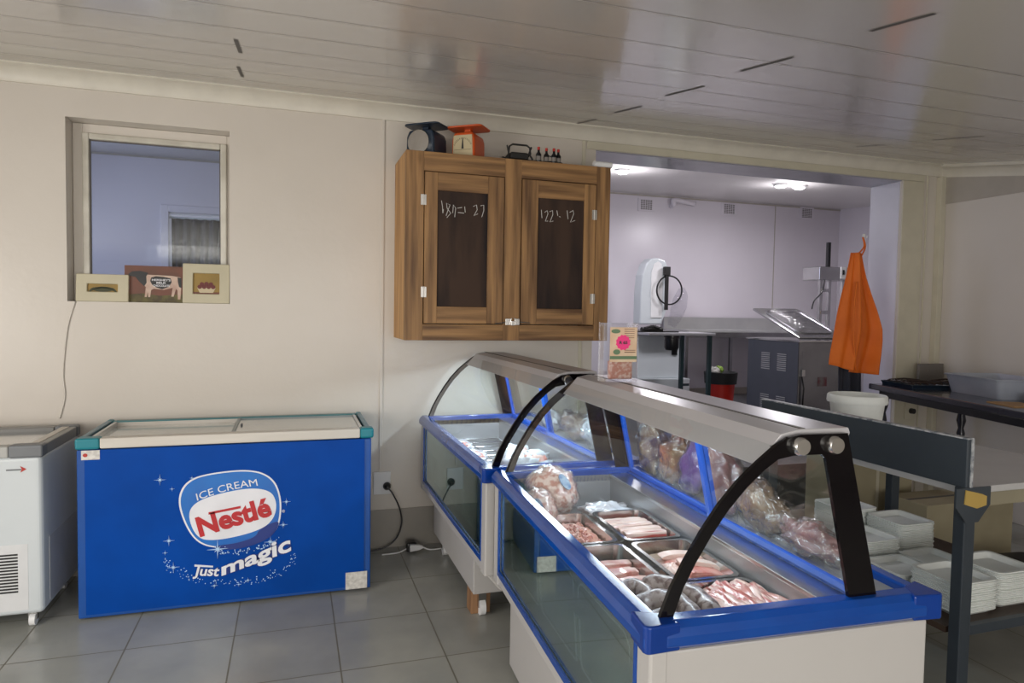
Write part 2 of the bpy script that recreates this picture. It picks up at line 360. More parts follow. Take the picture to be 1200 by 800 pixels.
st(b.build('ceiling','ceil'))
def cz(y): return ZC-SL*(YW-y)
# ceiling panel joints : thin raised strips across, short joint clips along
b=MB()
for i,y in enumerate((3.98,3.66,3.34,3.02,2.7,2.38,2.06,1.74)):
    b.add([(XL,y-.003,cz(y-.003)-.0015),(XR,y-.003,cz(y-.003)-.0015),(XR,y+.003,cz(y+.003)-.0015),(XL,y+.003,cz(y+.003)-.0015)],[(0,1,2,3)])
st(b.build('trim_2','groove'))
b=MB()
for px,py,qx,qy in ((276,46,284,62),(279,78,285,90),(720,132,750,124),(780,112,822,100),(868,83,925,66),(1003,172,1043,170),(1093,164,1150,159),(671,146,694,139),(1020,36,1090,14)):
    def hit(x,y):
        d=Vector(ray(x,y)); o=Vector((0,0,CH)); t=(ZC-SL*YW-CH)/(d.z-SL*d.y); return o+d*t
    p=hit(px,py); q=hit(qx,qy); q.x=p.x
    b.add([p+Vector((-.008,0,-.002)),p+Vector((.008,0,-.002)),q+Vector((.008,0,-.002)),q+Vector((-.008,0,-.002))],[(0,1,2,3)])
st(b.build('trim_3','gap'))
# cornice (coved)
prof=[(0,0),(-.085,-.014),(-.085,-.022),(-.055,-.03),(-.03,-.05),(-.014,-.082),(-.012,-.1),(0,-.1)]
st(MB().prism([(YW+p[0],ZC+p[1]) for p in prof],'x',XL,XR).build('trim_4','cornice',smooth='auto'))
b=MB(); n=len(prof)
prof=[(0,0),(-.09,0)]+prof[1:]; n=len(prof)
for y in (YW,yb): b.v+=[(XR+p[0],y,cz(y)+p[1]) for p in prof]
b.f=[(i,i+n,(i+1)%n+n,(i+1)%n) for i in range(n)]; b.mi=[0]*n
st(b.build('trim_5','cornice',smooth='auto'))
# right corner mouldings of the opening and band on right wall
b=MB().box(4.99,5.0,YW-.012,YW,FZ-.35,ZC-.1).box(4.736,4.96,YW-.010,YW,0,OZ-.001).box(1.92,4.96,YW-.010,YW,OZ+.001,OZ+.055).box(1.885,1.91,YW-.008,YW,.25,ZC-.1).box(5.10,5.155,YW-.05,YW,0,ZC-.105)
st(b.build('trim_6','trim',bevel=.003))
st(MB().box(XR-.010,XR,yb,YW-.05,2.47,2.74).build('trim_7','band'))
st(MB().box(XL,OX0,YW-.012,YW,0,.245).build('baseboard_back','skirt'))
# surface conduit strip
st(MB().box(.525,.545,YW-.009,YW,.50,2.71).build('trim_8','wall',bevel=.002))
# back room
b=MB(); DX0,DX1=-1.33,-.40
b.box(XL,DX0,YF,YF+.2,FZ,3.4).box(DX1,8.4,YF,YF+.2,FZ,3.4).box(DX0,DX1,YF,YF+.2,2.58,3.4)
st(b.build('wall_back_room','farwall'))
st(MB().box(8.12,8.3,YW+T,YF,FZ,3.4).build('wall_back_room_right','farwall'))
b=MB().box(XL-.15,XL,YW+T,5.7,FZ,3.4).box(XL-.15,XL,7.3,YF+.2,FZ,3.4).box(XL-.15,XL,5.7,7.3,FZ,1.5).box(XL-.15,XL,5.7,7.3,2.9,3.4)
st(b.build('wall_back_room_left','farwall'))
# back-room ceiling follows the roof up a little
st(MB().prism([(YW+T-.001,2.665),(YF+.2,3.30),(YF+.2,3.4),(YW+T-.001,2.95)] if False else [(YW,2.98),(YW+T,2.98),(YF+.2,3.21),(YF+.2,3.4),(YW,3.4)],'x',XL-.1,8.4).build('ceiling_back_room','farceil'))
st(MB().box(DX0-.08,DX0,YF-.03,YF,FZ,2.66).box(DX1,DX1+.08,YF-.03,YF,FZ,2.66).box(DX0,DX1,YF-.03,YF,2.58,2.66).build('door_1','farwall',bevel=.004))
st(MB().box(DX0-.4,DX1+.4,YF+1.0,YF+1.05,FZ,3.2).build('wall_passage','farwall'))
st(MB().box(XL,8.12,YF-.012,YF,3.17,3.19).box(6.9,6.912,YF-.006,YF,FZ,3.17).box(XL,8.12,YF-.015,YF,FZ,FZ+.10).build('trim_9','band'))
b=MB(); 
def cur(u,v): 
    x=DX0+.02+u*(DX1-DX0-.04); z=.5+v*2.02
    return (x,YF+.05+.025*math.sin(u*60+1.3*math.sin(v*3))+.01*math.sin(u*23),z)
b.grid(cur,120,20)
tag(b.build('curtain','curtain',smooth=True,solid=.004),'dark grey gathered curtain hanging in the back room doorway','curtain')
MB().tube([(DX0+.003,YF+.05,2.53),(DX1-.003,YF+.05,2.53)],.012).build('curtain_rod','white',D.objects['curtain'])

# ------------------------------------------------------------ window_1
w=thing('window_1',None,None,(0,0,0)); st(w)
yf=YW+.13
fx0,fx1=onY(97,155,yf).x,onY(266,170,yf).x; fz0,fz1=WZ0+.002,onY(180,163,yf).z
b=MB().box(WX0+.001,fx0,yf-.01,yf+.05,fz0,WZ1-.001).box(fx1,WX1-.001,yf-.01,yf+.05,fz0,WZ1-.001).box(fx0,fx1,yf-.01,yf+.05,fz1,WZ1-.001)
f=b.build('window_surround','wall',w,bevel=.003); st(f)
t=.035
b=MB().box(fx0,fx0+t,yf-.03,yf+.03,fz0,fz1).box(fx1-t,fx1,yf-.03,yf+.03,fz0,fz1).box(fx0+t,fx1-t,yf-.03,yf+.03,fz1-t,fz1).box(fx0+t,fx1-t,yf-.03,yf+.03,fz0,fz0+t)
st(b.build('window_frame',mat('white_window_paint',(.66,.63,.55),.25,col2=(.5,.47,.4),scale=6),w,bevel=.008,seg=3))
b=MB().box(fx0+t,fx0+t+.006,yf-.015,yf-.005,fz0+t,fz1-t).box(fx1-t-.006,fx1-t,yf-.015,yf-.005,fz0+t,fz1-t).box(fx0+t,fx1-t,yf-.015,yf-.005,fz1-t-.006,fz1-t)
st(b.build('putty_line','gap',w))
st(MB().box(fx0+t,fx1-t,yf-.002,yf+.002,fz0+t,fz1-t).build('window_pane','glass',w))
# ------------------------------------------------------------ pictures on the ledge
def picframe(px0,px1,pyt,label,inner):
    y=YW+.012; p0=onY(px0,350,y); p1=onY(px1,350,y); zt=onY((px0+px1)/2,pyt,y).z; z0=WZ0
    W_=p1.x-p0.x; H=zt-z0
    t=thing('framed_picture',label,'picture',(p0.x,y,z0),0)
    t.rotation_euler=(-.10,0,0)
    k=.055
    b=MB().prism([(0,0),(W_,0),(W_,H),(0,H)],'y',-.012,.012) if False else MB()
    for y_ in (-.012,.012): b.v+=[(0,y_,0),(W_,y_,0),(W_,y_,H),(0,y_,H),(k,y_,k),(W_-k,y_,k),(W_-k,y_,H-k),(k,y_,H-k)]
    for i in range(4):
        j=(i+1)%4; b.f+=[(i,j,4+j,4+i),(8+i,12+i,12+j,8+j),(i,8+i,8+j,j),(4+i,4+j,12+j,12+i)]
    b.mi=[0]*16
    b.build('frame','picframe',t,bevel=.005,seg=3)
    MB().box(k,W_-k,0,.006,k,H-k).build('picture','picgold',t)
    inner(t,k,W_,H); return t
def still1(t,k,W_,H):
    b=MB()
    for i in range(9):
        a=i/8; cx=k+.02+a*(W_-2*k-.04); b.prism(ellip(cx,k+.012+.012*math.sin(a*3.14),.018,.006,10,rot=(a-.5)*-1.5),'y',-.0022,0)
    b.prism(ellip(W_/2,k+.012,(W_-2*k)*.32,.011,16),'y',-.0012,0); b.build('painted_leaves','olive',t)
def still2(t,k,W_,H):
    cx=W_/2
    MB().prism([(k,k),(W_-k,k),(W_-k,k+.012),(k,k+.012)],'y',-.001,0).build('painted_table','brownred',t)
    MB().prism([(cx-.05,k+.038),(cx+.05,k+.038),(cx+.036,k+.008),(cx-.036,k+.008)],'y',-.002,0).build('painted_bowl','bowl',t)
    b=MB()
    for dx,dz in ((-.036,.042),(-.012,.042),(.012,.042),(.036,.042),(-.024,.058),(0,.06),(.024,.058)): b.prism(ellip(cx+dx,k+dz,.012,.012,12),'y',-.003,0)
    b.build('painted_plums','apple',t)
picframe(89,151,321,'cream framed picture of dark leaves at the left end of the window ledge',still1)
picframe(214,269,309,'cream framed picture of plums in a bowl at right end of window ledge',still2)
y=YW+.035; p0=onY(146,350,y); p1=onY(215,350,y); zt=onY(180,311.5,y).z; Wc=p1.x-p0.x; Hc=zt-WZ0
t=thing('wooden_sign','brown painted sign of a black and white cow between two cream framed pictures','sign',(p0.x,y,WZ0)); t.rotation_euler=(-.05,0,0)
MB().box(0,Wc,-.008,.008,0,Hc).build('board','brownred',t,bevel=.002)
MB().prism([(0,0),(Wc,0),(Wc,.05),(Wc*.6,.04),(Wc*.3,.052),(0,.042)],'y',-.009,-.008).build('painted_grass','grass',t)
s=Wc/.30
def cow(pts,y0,name,mt,p=None): return MB().prism([(a*s,c*Hc/.205) for a,c in pts],'y',-y0,-.0085).build(name,mt,t)
cow([(.11,.155),(.24,.152),(.285,.145),(.29,.10),(.285,.02),(.272,.02),(.27,.07),(.262,.08),(.25,.035),(.238,.035),(.245,.085),(.2,.072),(.15,.078),(.135,.07),(.13,.03),(.12,.03),(.118,.06),(.112,.03),(.102,.03),(.108,.085),(.095,.10),(.09,.14)],.0095,'painted_cow_body','cowwhite')
cow([(.12,.165),(.08,.175),(.04,.172),(.02,.155),(.028,.145),(.055,.142),(.075,.115),(.10,.09),(.112,.11),(.11,.145)],.0105,'painted_cow_head','cowblack')
cow([(.135,.14),(.16,.148),(.20,.145),(.235,.138),(.24,.115),(.225,.09),(.19,.075),(.16,.085),(.14,.10),(.13,.12)],.0105,'painted_cow_patch','cowblack')
cow([(.27,.145),(.29,.14),(.29,.085),(.278,.09),(.272,.12)],.0105,'painted_cow_rump','cowblack')
for tx,xx,zz,ww in (("HERSHEY'S",.139,.121,.095),('MILK',.162,.105,.05),('CHOCOLATE',.145,.089,.085)):
    wall_text(tx,.02,xx*s,-.011,zz*Hc/.205,w=ww*s,h=.012,bold=.0004).build('lettering','logowhite',t)

# ------------------------------------------------------------ blue chest freezer
FY=3.655; FX0,FX1=-.975,.405; FB=4.25; RZ0,RZ1=.835,.885
t=thing('chest_freezer','blue chest freezer with a large ice cream logo standing on the tiles under the window','freezer',(0,0,0))
MB().box(FX0,FX1,FY,FB,.012,.83).build('body',mat('blue_enamel',(.006,.075,.33),.35),t,bevel=.006)
MB().box(FX0+.035,FX1-.035,FY-.006,FY,.03,.828).build('front_sticker','blue',t)
MB().box(FX0+.10,FX1-.06,FY-.012,FY+.05,RZ0,RZ1).build('front_rail','railwhite',t,bevel=.006)
b=MB().box(FX0-.005,FX0+.10,FY-.014,FY+.06,RZ0-.003,RZ1+.002).box(FX1-.06,FX1+.012,FY-.014,FY+.06,RZ0-.003,RZ1+.002)
b.build('front_corner','teal',t,bevel=.012,seg=3,each=True)
b=MB().box(FX0+.0,FX0+.03,FB-.05,FB+.01,RZ0,RZ1).box(FX1-.03,FX1,FB-.05,FB+.01,RZ0,RZ1); b.build('rear_corner','teal',t,bevel=.008,each=True)
b=MB().box(FX0+.002,FX0+.028,FY+.06,FB-.05,RZ0,RZ1).box(FX1-.028,FX1-.002,FY+.06,FB-.05,RZ0,RZ1); b.build('side_rail',mat('blue_grey_rail',(.10,.2,.26),.35),t,bevel=.005,each=True)
b=MB().box(FX0+.04,FX0+.055,FY+.06,FB-.05,RZ0,RZ1-.008).box(FX1-.055,FX1-.04,FY+.06,FB-.05,RZ0,RZ1-.008); b.build('side_trim','alu',t,each=True)
MB().box(FX0+.03,FX1-.03,FB-.045,FB,RZ0,RZ1-.006).build('rear_rail',mat('teal_rail',(.05,.22,.25),.35),t,bevel=.004)
MB().box(FX0+.03,FX1-.03,FB-.052,FB-.047,RZ0,RZ1-.012).build('rear_trim','railwhite',t)
xm=-.30
l=MB().box(FX0+.056,xm+.02,FY+.05,FB-.053,RZ0+.014,RZ0+.019).build('sliding_lid','lidglass',t)
MB().box(xm,xm+.022,FY+.05,FB-.053,RZ0+.012,RZ0+.028).build('lid_edge',mat('grey_lid_edge',(.3,.33,.33),.4),l)
l=MB().box(xm,FX1-.056,FY+.05,FB-.053,RZ0+.030,RZ0+.035).build('sliding_lid','lidglass',t)
b=MB().box(xm,xm+.015,FY+.05,FB-.053,RZ0+.029,RZ0+.042).box(xm,FX1-.056,FY+.05,FY+.062,RZ0+.029,RZ0+.04).box(xm,FX1-.056,FB-.065,FB-.053,RZ0+.029,RZ0+.04); b.build('lid_edge',mat('grey_lid_edge2',(.3,.33,.33),.4),l)
MB().box(xm+.03,xm+.04,FY+.30,FY+.34,RZ0+.034,RZ0+.044).build('lid_grip','dgrey',l)
MB().box(FX0+.07,FX1-.07,FY+.07,FB-.07,.8,.832).build('liner','railwhite',t)
MB().lathe([(0,0),(.02,0),(.02,.012),(0,.012)],(FX0+.1,FY+.1,0)).lathe([(0,0),(.02,0),(.02,.012),(0,.012)],(FX1-.1,FY+.1,0)).lathe([(0,0),(.02,0),(.02,.012),(0,.012)],(FX0+.1,FB-.1,0)).lathe([(0,0),(.02,0),(.02,.012),(0,.012)],(FX1-.1,FB-.1,0)).build('foot','dgrey',t,each=True)
ys=FY-.006
def fz(px,py): p=onY(px,py,ys); return (p.x,p.z)
def cr2(u,v): return fz(180+u/2.6667,460+v/2.6667)   # measured from an enlarged view of the sticker
def smooth_poly(pts,it=3):
    for _ in range(it):
        q=[]
        for i in range(len(pts)):
            a,c=pts[i],pts[(i+1)%len(pts)]; q+=[(a[0]*.75+c[0]*.25,a[1]*.75+c[1]*.25),(a[0]*.25+c[0]*.75,a[1]*.25+c[1]*.75)]
        pts=q
    return pts
outer=[cr2(*p) for p in ((72,330),(105,270),(190,248),(310,238),(375,265),(400,325),(398,400),(375,445),(300,478),(200,488),(135,470),(95,410))]
def shrink(pts,k):
    cx=sum(p[0] for p in pts)/len(pts); cz_=sum(p[1] for p in pts)/len(pts)
    return [(cx+(p[0]-cx)*k,cz_+(p[1]-cz_)*k) for p in pts]
MB().prism(smooth_poly(outer),'y',ys-.0008,ys).build('logo_rim','logowhite',t)
MB().prism(smooth_poly(shrink(outer,.965)),'y',ys-.0014,ys).build('logo_oval','logoblue',t)
inner=[cr2(*p) for p in ((106,385),(125,345),(190,318),(300,296),(365,305),(385,340),(380,385),(350,420),(280,445),(190,462),(135,455))]
MB().prism(smooth_poly(inner),'y',ys-.0020,ys).build('logo_white_field','logowhite',t)
sw=[cr2(*p) for p in ((330,425),(395,395),(385,430),(350,462),(270,488),(200,490),(190,478),(260,470),(320,450))]
MB().prism(smooth_poly(sw,2),'y',ys-.0026,ys).build('logo_swoosh','outline',t)
def line_text(txt,a,b_,h,name,mt,bold=0,shear=0,arc=0,off=.003,grow=0):
    p=cr2(*a); q=cr2(*b_); Lw=math.hypot(q[0]-p[0],q[1]-p[1]); rot=math.atan2(q[1]-p[1],q[0]-p[0])
    def fn(x,c):
        u=x/Lw; return x,c*(1+grow*u)+arc*4*u*(1-u)
    return wall_text(txt,.1,p[0],ys-off,p[1],bold=bold,shear=shear,w=Lw,h=h,rot=rot,fn=fn,ext=.0008).build(name,mt,t)
line_text('ICE CREAM',(137,337),(326,290),.036,'logo_lettering','logowhite',bold=0,arc=.012,off=.0034)
line_text('Nestlé',(146,452),(372,384),.105,'logo_lettering','logored',bold=.004,arc=.002,off=.0034)
a=cr2(172,373); b_=cr2(272,353); MB().prism([a,b_,(b_[0],b_[1]-.012),(a[0],a[1]-.012)],'y',ys-.0042,ys).build('logo_bar','logored',t)
for nm,mt,of,bo in (('slogan_shadow','outline',.0030,.006),('slogan_lettering','logowhite',.0040,.0022)):
    line_text('Just',(122,580),(202,582),.067,nm,mt,bold=bo,shear=.1,off=of)
    line_text('magic',(216,583),(440,506),.080,nm,mt,bold=bo*1.3,shear=.15,off=of,grow=.35)
a=cr2(128,536); b_=cr2(186,540); MB().prism([a,b_,(b_[0],b_[1]-.008),(a[0],a[1]-.010)],'y',ys-.0042,ys).build('slogan_bar','logowhite',t)
random.seed(11); b=MB()
def star(px,py,r):
    c=cr2(px,py); pts=[]
    for i in range(16):
        a=i*math.pi/8; k=(1 if i%4==0 else (.42 if i%4==2 else .13)); pts.append((c[0]+r*k*math.sin(a),c[1]+r*k*math.cos(a)))
    b.prism(pts,'y',ys-.0048,ys)
for a_ in ((20,272,.028),(58,300,.012),(120,266,.012),(48,462,.026),(62,545,.028),(200,488,.05),(415,340,.022),(405,412,.022),(365,465,.03),(36,500,.012),(190,602,.016),(295,585,.016),(266,598,.013)): star(*a_)
for i in range(120):
    u=random.random(); a=math.pi*(1.05+u*.95)
    x=235+205*math.cos(a)+random.gauss(0,5); y=500-95*math.sin(a)*1.0+random.gauss(0,7)
    c=cr2(x,y); b.prism(ellip(c[0],c[1],.0022*random.uniform(.5,1.6),.0022*random.uniform(.5,1.6),6),'y',ys-.0018,ys)
for i in range(60):
    u=random.random(); x=195+u*200+random.gauss(0,4); y=492-u*u*40+random.gauss(0,5)+12*math.sin(u*3)
    c=cr2(x,y); b.prism(ellip(c[0],c[1],.0028*random.uniform(.5,1.5),.0028*random.uniform(.5,1.5),6),'y',ys-.0046,ys)
b.build('printed_sparkles','logoglow',t)
c=cr2(406,369); wall_text('®',.02,c[0]-.008,ys-.001,c[1]-.008).build('registered_mark','logowhite',t)
p=fz(95,528); q=fz(117,538)
MB().box(p[0],q[0],ys-.002,ys,q[1],p[1]).build('maker_label','paper',t)
MB().prism(ellip(p[0]+.017,(p[1]+q[1])/2,.010,.009),'y',ys-.003,ys).build('maker_mark','redcap',t)
p=fz(405,671); q=fz(430,688)
MB().box(p[0],q[0],ys-.002,ys,q[1],p[1]).build('rating_label','paper',t)

# ------------------------------------------------------------ white chest freezer
X1=-1.105; X0=-2.35; Y0=3.62; Y1=4.2
t=thing('chest_freezer','white chest freezer with grey rim left of the blue freezer','freezer',(0,0,0))
MB().prism([(Y0,.075),(Y1,.075),(Y1,.82),(Y0,.82)],'x',X0,X1).build('body','white',t,bevel=.022,seg=4)
b=MB().box(X0,X1-.13,Y0-.008,Y0+.06,.815,.868); b.build('front_rail',mat('light_grey_rail',(.42,.42,.40),.35),t,bevel=.006)
b=MB().box(X1-.13,X1+.006,Y0-.010,Y0+.06,.812,.872).box(X1-.10,X1+.006,Y1-.06,Y1+.01,.812,.872); b.build('rim_corner','grey',t,bevel=.01,seg=3,each=True)
MB().box(X1-.03,X1+.004,Y0+.06,Y1-.06,.815,.868).build('side_rail',mat('grey_rail',(.25,.25,.24),.35),t,bevel=.005,each=True)
MB().box(X1-.065,X1-.03,Y0+.06,Y1-.06,.815,.870).build('side_trim','railwhite',t,bevel=.003,each=True)
MB().box(X0,X1-.10,Y1-.06,Y1+.01,.815,.868).build('rear_rail',mat('mid_grey_rail',(.22,.22,.21),.35),t,bevel=.006)
MB().box(X0,X1-.066,Y0+.06,Y1-.06,.842,.848).build('sliding_lid','lidglass',t)
MB().box(X0,X1-.07,Y0+.07,Y1-.07,.8,.825).build('liner','railwhite',t)
# vents
b=MB(); g=onY(0,665,Y0)
for i in range(13): b.box(-1.36,-1.205,Y0-.002,Y0+.0,.185+i*.0145,.193+i*.0145)
b.build('front_grille','black',t)
MB().box(-1.5,-1.165,Y0-.0012,Y0,.10,.41).build('grille_panel',mat('grille_plastic',(.68,.69,.70),.35),t)
b=MB()
for i in range(14):
    for j in range(12): b.box(X1-.001,X1+.001,Y0+.10+i*.034,Y0+.122+i*.034,.12+j*.024,.134+j*.024)
b.build('side_grille','dgrey',t)
MB().box(X1,X1+.002,Y0+.085,Y1-.03,.105,.415).build('side_panel',mat('side_panel_grey',(.55,.57,.58),.4),t)
wall_text('DEFY',.03,-1.245,Y0-.002,.755,w=.075,h=.012).build('maker_lettering','grey',t) if False else MB().box(-1.245,-1.185,Y0-.0015,Y0,.755,.762).build('maker_lettering','grey',t)
MB().prism([(-1.19,.745),(-1.165,.760),(-1.19,.775),(-1.183,.760)],'y',Y0-.002,Y0).build('maker_mark','redcap',t)
for x in (X1-.06,X0+.1):
    for yy in (Y0+.06,Y1-.08):
        c=MB().tube([(x-.012,yy,.03),(x+.012,yy,.03)],.03,16).build('castor','plastic_white',t,smooth='auto')
        MB().box(x-.018,x+.018,yy-.012,yy+.012,.03,.078).build('castor_fork','steel',c)

# ------------------------------------------------------------ wall cabinet
CY=3.87; CX0,CX1=.612,1.896; CZ0,CZ1=1.347,2.432
t=thing('wall_cabinet','rustic brown two door wooden cabinet with dark panels hung on the cream wall','cabinet',(0,0,0))
MB().box(CX0,CX0+.02,CY+.03,YW-.001,CZ0,CZ1).build('side_panel','woodlight',t,bevel=.002)
MB().box(CX1-.02,CX1,CY+.03,YW-.001,CZ0,CZ1).build('side_panel','woodz',t,bevel=.002)
MB().box(CX0+.02,CX1-.02,CY+.03,YW-.001,CZ1-.02,CZ1).build('top_board','woodx',t)
MB().box(CX0+.02,CX1-.02,CY+.03,YW-.001,CZ0,CZ0+.02).build('bottom_board','woodx',t)
def fc(px,py): p=onY(px,py,CY); return p.x,p.z
xl=fc(496,300)[0]; xc0=fc(590.5,300)[0]; xc1=fc(610,300)[0]; xr=fc(697.5,300)[0]
MB().box(CX0,xl,CY,CY+.03,CZ0,CZ1).build('face_stile','woodz',t,bevel=.002)
MB().box(xr,CX1,CY,CY+.03,CZ0,CZ1).build('face_stile','woodz',t,bevel=.002)
MB().box(xc0,xc1,CY,CY+.03,CZ0,CZ1).build('face_stile','woodz',t,bevel=.002)
zt=fc(540,203)[1]; zb_=fc(540,380)[1]
for a,c in ((xl,xc0),(xc1,xr)):
    MB().box(a,c,CY,CY+.03,zt,CZ1).build('face_rail','woodx',t,bevel=.002)
    MB().box(a,c,CY,CY+.03,CZ0,zb_).build('face_rail','woodx',t,bevel=.002)
def door(a,c,pl,ptz,prx,pbz,chalk):
    g=.005
    d=D.objects.new('door',None)
    d=MB().box(a+g,pl,CY-.006,CY+.018,zb_+g,zt-g).box(prx,c-g,CY-.006,CY+.018,zb_+g,zt-g).m(1).box(pl,prx,CY-.005,CY+.017,ptz,zt-g).box(pl,prx,CY-.005,CY+.017,zb_+g,pbz).build('door',['woodz','woodx'],t,bevel=.002)
    MB().box(pl-.002,prx+.002,CY+.004,CY+.010,pbz-.002,ptz+.002).build('door_panel','chalk',d)
    b=MB()
    for s_ in chalk:
        pts=[(fc(px,py)[0],CY+.0035,fc(px,py)[1]) for px,py in s_]; b.tube(pts,.0022,5)
    b.build('chalk_lettering','chalkwhite',d)
    return d
def q4(L): return [(440+u/2.58,110+v/2.58) for u,v in L]
ch1=[q4(x) for x in ([(200,322),(203,340),(204,358)],[(214,368),(220,350),(226,335),(215,330),(217,345),(228,360),(216,374)],[(234,360),(236,335),(243,345),(240,372)],[(248,345),(262,343)],[(270,340),(272,358)],[(296,340),(306,335),(308,350),(298,368),(310,362)],[(318,338),(328,336),(328,352),(322,372)],[(250,358),(268,360)],[(206,348),(204,360)])]
ch2=[q4(x) for x in ([(502,350),(504,375)],[(512,358),(520,352),(522,362),(514,385),(522,384)],[(527,356),(536,352),(537,364),(528,387),(538,384)],[(549,352),(552,368)],[(580,352),(583,378)],[(588,358),(598,352),(600,362),(590,388),(604,382)],[(556,370),(560,372)])]
p1=fc(513,222); p2=fc(570,361); d1=door(xl,xc0,p1[0],fc(541,225)[1],p2[0],fc(541,359.5)[1],ch1)
p1=fc(630.7,232); p2=fc(682,364); d2=door(xc1,xr,p1[0],fc(656,233.5)[1],p2[0],fc(656,362)[1],ch2)
def hinge(px,py,d,broken=False):
    x,z=fc(px,py); b=MB().box(x-.016,x-.002,CY-.010,CY-.0065,z-.03,z+.03).box(x+.002,x+.016,CY-.010,CY-.0065,z-.03,z+.03).tube([(x,CY-.010,z-.031),(x,CY-.010,z+.031)],.0035)
    b.build('hinge','zinc',d)
hinge(496,234,d1); hinge(496,342,d1); hinge(696,252,d2); hinge(693.5,350,d2)
x,z=fc(600,377)
MB().box(x-.045,x-.015,CY-.011,CY-.0065,z-.02,z+.02).box(x+.015,x+.045,CY-.011,CY-.0065,z-.02,z+.02).box(x-.012,x+.012,CY-.020,CY-.004,z-.022,z+.006).build('padlock_hasp','chrome',t,bevel=.002)
MB().tube([(x-.012,CY-.014,z),(x-.010,CY-.016,z+.022),(x+.010,CY-.016,z+.022),(x+.012,CY-.014,z)],.003).build('padlock_shackle','chrome',t)
MB().tube([(x-.11,CY-.012,z-.010),(x-.045,CY-.011,z-.004)],.0035).tube([(x+.045,CY-.011,z),(x+.11,CY-.012,z-.006)],.0035).build('bolt','steel',t,each=True)
# ------------------------------------------------------------ kitchen scales on the cabinet
def scale_(label,pxc,rz,body,dial,w_,round_dial,yy=4.06):
    p=onY(pxc,180,yy); t=thing('kitchen_scale',label,'scale',(p.x,yy,CZ1),rz)
    h=.155
    b=MB().prism([(-w_/2,0),(w_/2,0),(w_/2*.97,h*.75),(w_/2*.80,h),(-w_/2*.80,h),(-w_/2*.97,h*.75)],'y',-.085,.085); b.build('body',body,t,bevel=.014,seg=4)
    MB().box(-.02,.02,-.02,.02,h-.005,h+.032).build('stem',body,t,bevel=.004)
    MB().prism(rpoly(-.115,.115,-.085,.085,.03),'z',h+.030,h+.040).build('weighing_plate',body if not round_dial else 'darkblue',t,bevel=.003)
    if round_dial:
        d=MB().lathe([(0,-.100),(.060,-.100),(.066,-.092),(.066,-.084),(0,-.084)],(0,0,.078),32,'y').build('dial','dialgrey',t)
        MB().lathe([(.060,-.104),(.070,-.104),(.070,-.084),(.060,-.084)],(0,0,.078),32,'y').build('dial_rim','chrome',t)
        b=MB()
        for i in range(24):
            a=i*math.pi/12; b.tube([(.046*math.cos(a),-.1015,.078+.046*math.sin(a)),(.056*math.cos(a),-.1015,.078+.056*math.sin(a))],.0012,4)
        b.build('dial_marks','black',d); MB().tube([(0,-.102,.078),(.02,-.102,.118)],.002,5).build('pointer','black',d)
    else:
        d=MB().prism([(-w_/2*.86,.012),(w_/2*.86,.012),(w_/2*.80,h*.88),(-w_/2*.80,h*.88)],'y',-.088,-.084).build('dial',dial,t,bevel=.001)
        b=MB()
        for i in range(15):
            a=math.radians(20+i*10); b.tube([(.052*math.cos(a),-.0885,.06+.052*math.sin(a)),(.062*math.cos(a),-.0885,.06+.062*math.sin(a))],.0012,4)
        b.tube([(-.055,-.0885,.05),(.055,-.0885,.05)],.0008,4); b.build('dial_marks','black',d)
        MB().prism([(-.007,.055),(.007,.055),(.002,.12),(-.002,.12)],'y',-.090,-.088).build('pointer','black',d)
scale_('dark blue kitchen scale with round glass dial at left end of the cabinet top',500,math.radians(-40),'darkblue','dialgrey',.19,True,4.07)
scale_('bright orange kitchen scale with cream dial on the cabinet top',549,math.radians(-38),'orange','dialcream',.15,False,4.03)
# black iron rack with handles
p=onY(607,185,3.90); t=thing('iron_rack','black wrought iron rack with loop handles on the cabinet top','rack',(p.x,3.895,CZ1))
b=MB()
b.tube([(-.10,0,.012),(-.05,0,.006),(.18,0,.006),(.22,0,.012),(.26,0,.008)],.004).tube([(-.1,.08,.006),(.24,.08,.006)],.004)
for x in (-.08,0,.1,.2): b.tube([(x,0,.006),(x,.08,.006)],.003)
b.build('base_wires','iron',t)
b=MB().prism([(-.05,.012),(.07,.012),(.065,.05),(-.045,.05)],'y',0,.05); b.build('iron_block','iron',t,bevel=.008)
b=MB().tube([(-.06,.02,.01),(-.05,.02,.085),(-.03,.02,.098),(.06,.02,.098),(.08,.02,.085),(.085,.02,.05),(.06,.02,.02)],.006).tube([(.09,.02,.09),(.075,.02,.05),(.10,.02,.015)],.006).tube([(-.065,.02,.09),(-.055,.02,.04),(-.075,.02,.012)],.005).tube([(.17,.02,.035),(.20,.02,.05),(.25,.02,.035),(.3,.02,.0055)],.003)
b.build('handle','iron',t)
bp=None
for i,px in enumerate((631,641,649,655)):
    p=onY(px,188,3.90)
    lab=('leftmost of the four miniature bottles beside the iron rack','second of four miniature bottles from the iron rack','third of four miniature bottles from the iron rack','rightmost of the four miniature bottles on the cabinet top')[i]
    if bp is None:
        bp=tag(MB().lathe([(0,0),(.016,0),(.017,.004),(.017,.048),(.008,.062),(.007,.075),(0,.075)],n=14).build('miniature_bottle','black',smooth='auto'),'tiny dark bottle with red cap, '+lab,'bottle','miniature bottles on the cabinet')
        MB().lathe([(0,.074),(.0085,.074),(.0085,.092),(0,.092)],n=12).build('bottle_cap','redcap',bp)
        MB().lathe([(.0172,.012),(.0174,.012),(.0174,.036),(.0172,.036)],n=14).build('bottle_label','greycard',bp); o=bp
    else:
        o=copy_tree(bp); o['label']='tiny dark bottle with red cap, '+lab
    o.location=(p.x,3.90+(.012 if i%2 else 0),CZ1)
p=onY(706,193,3.90)
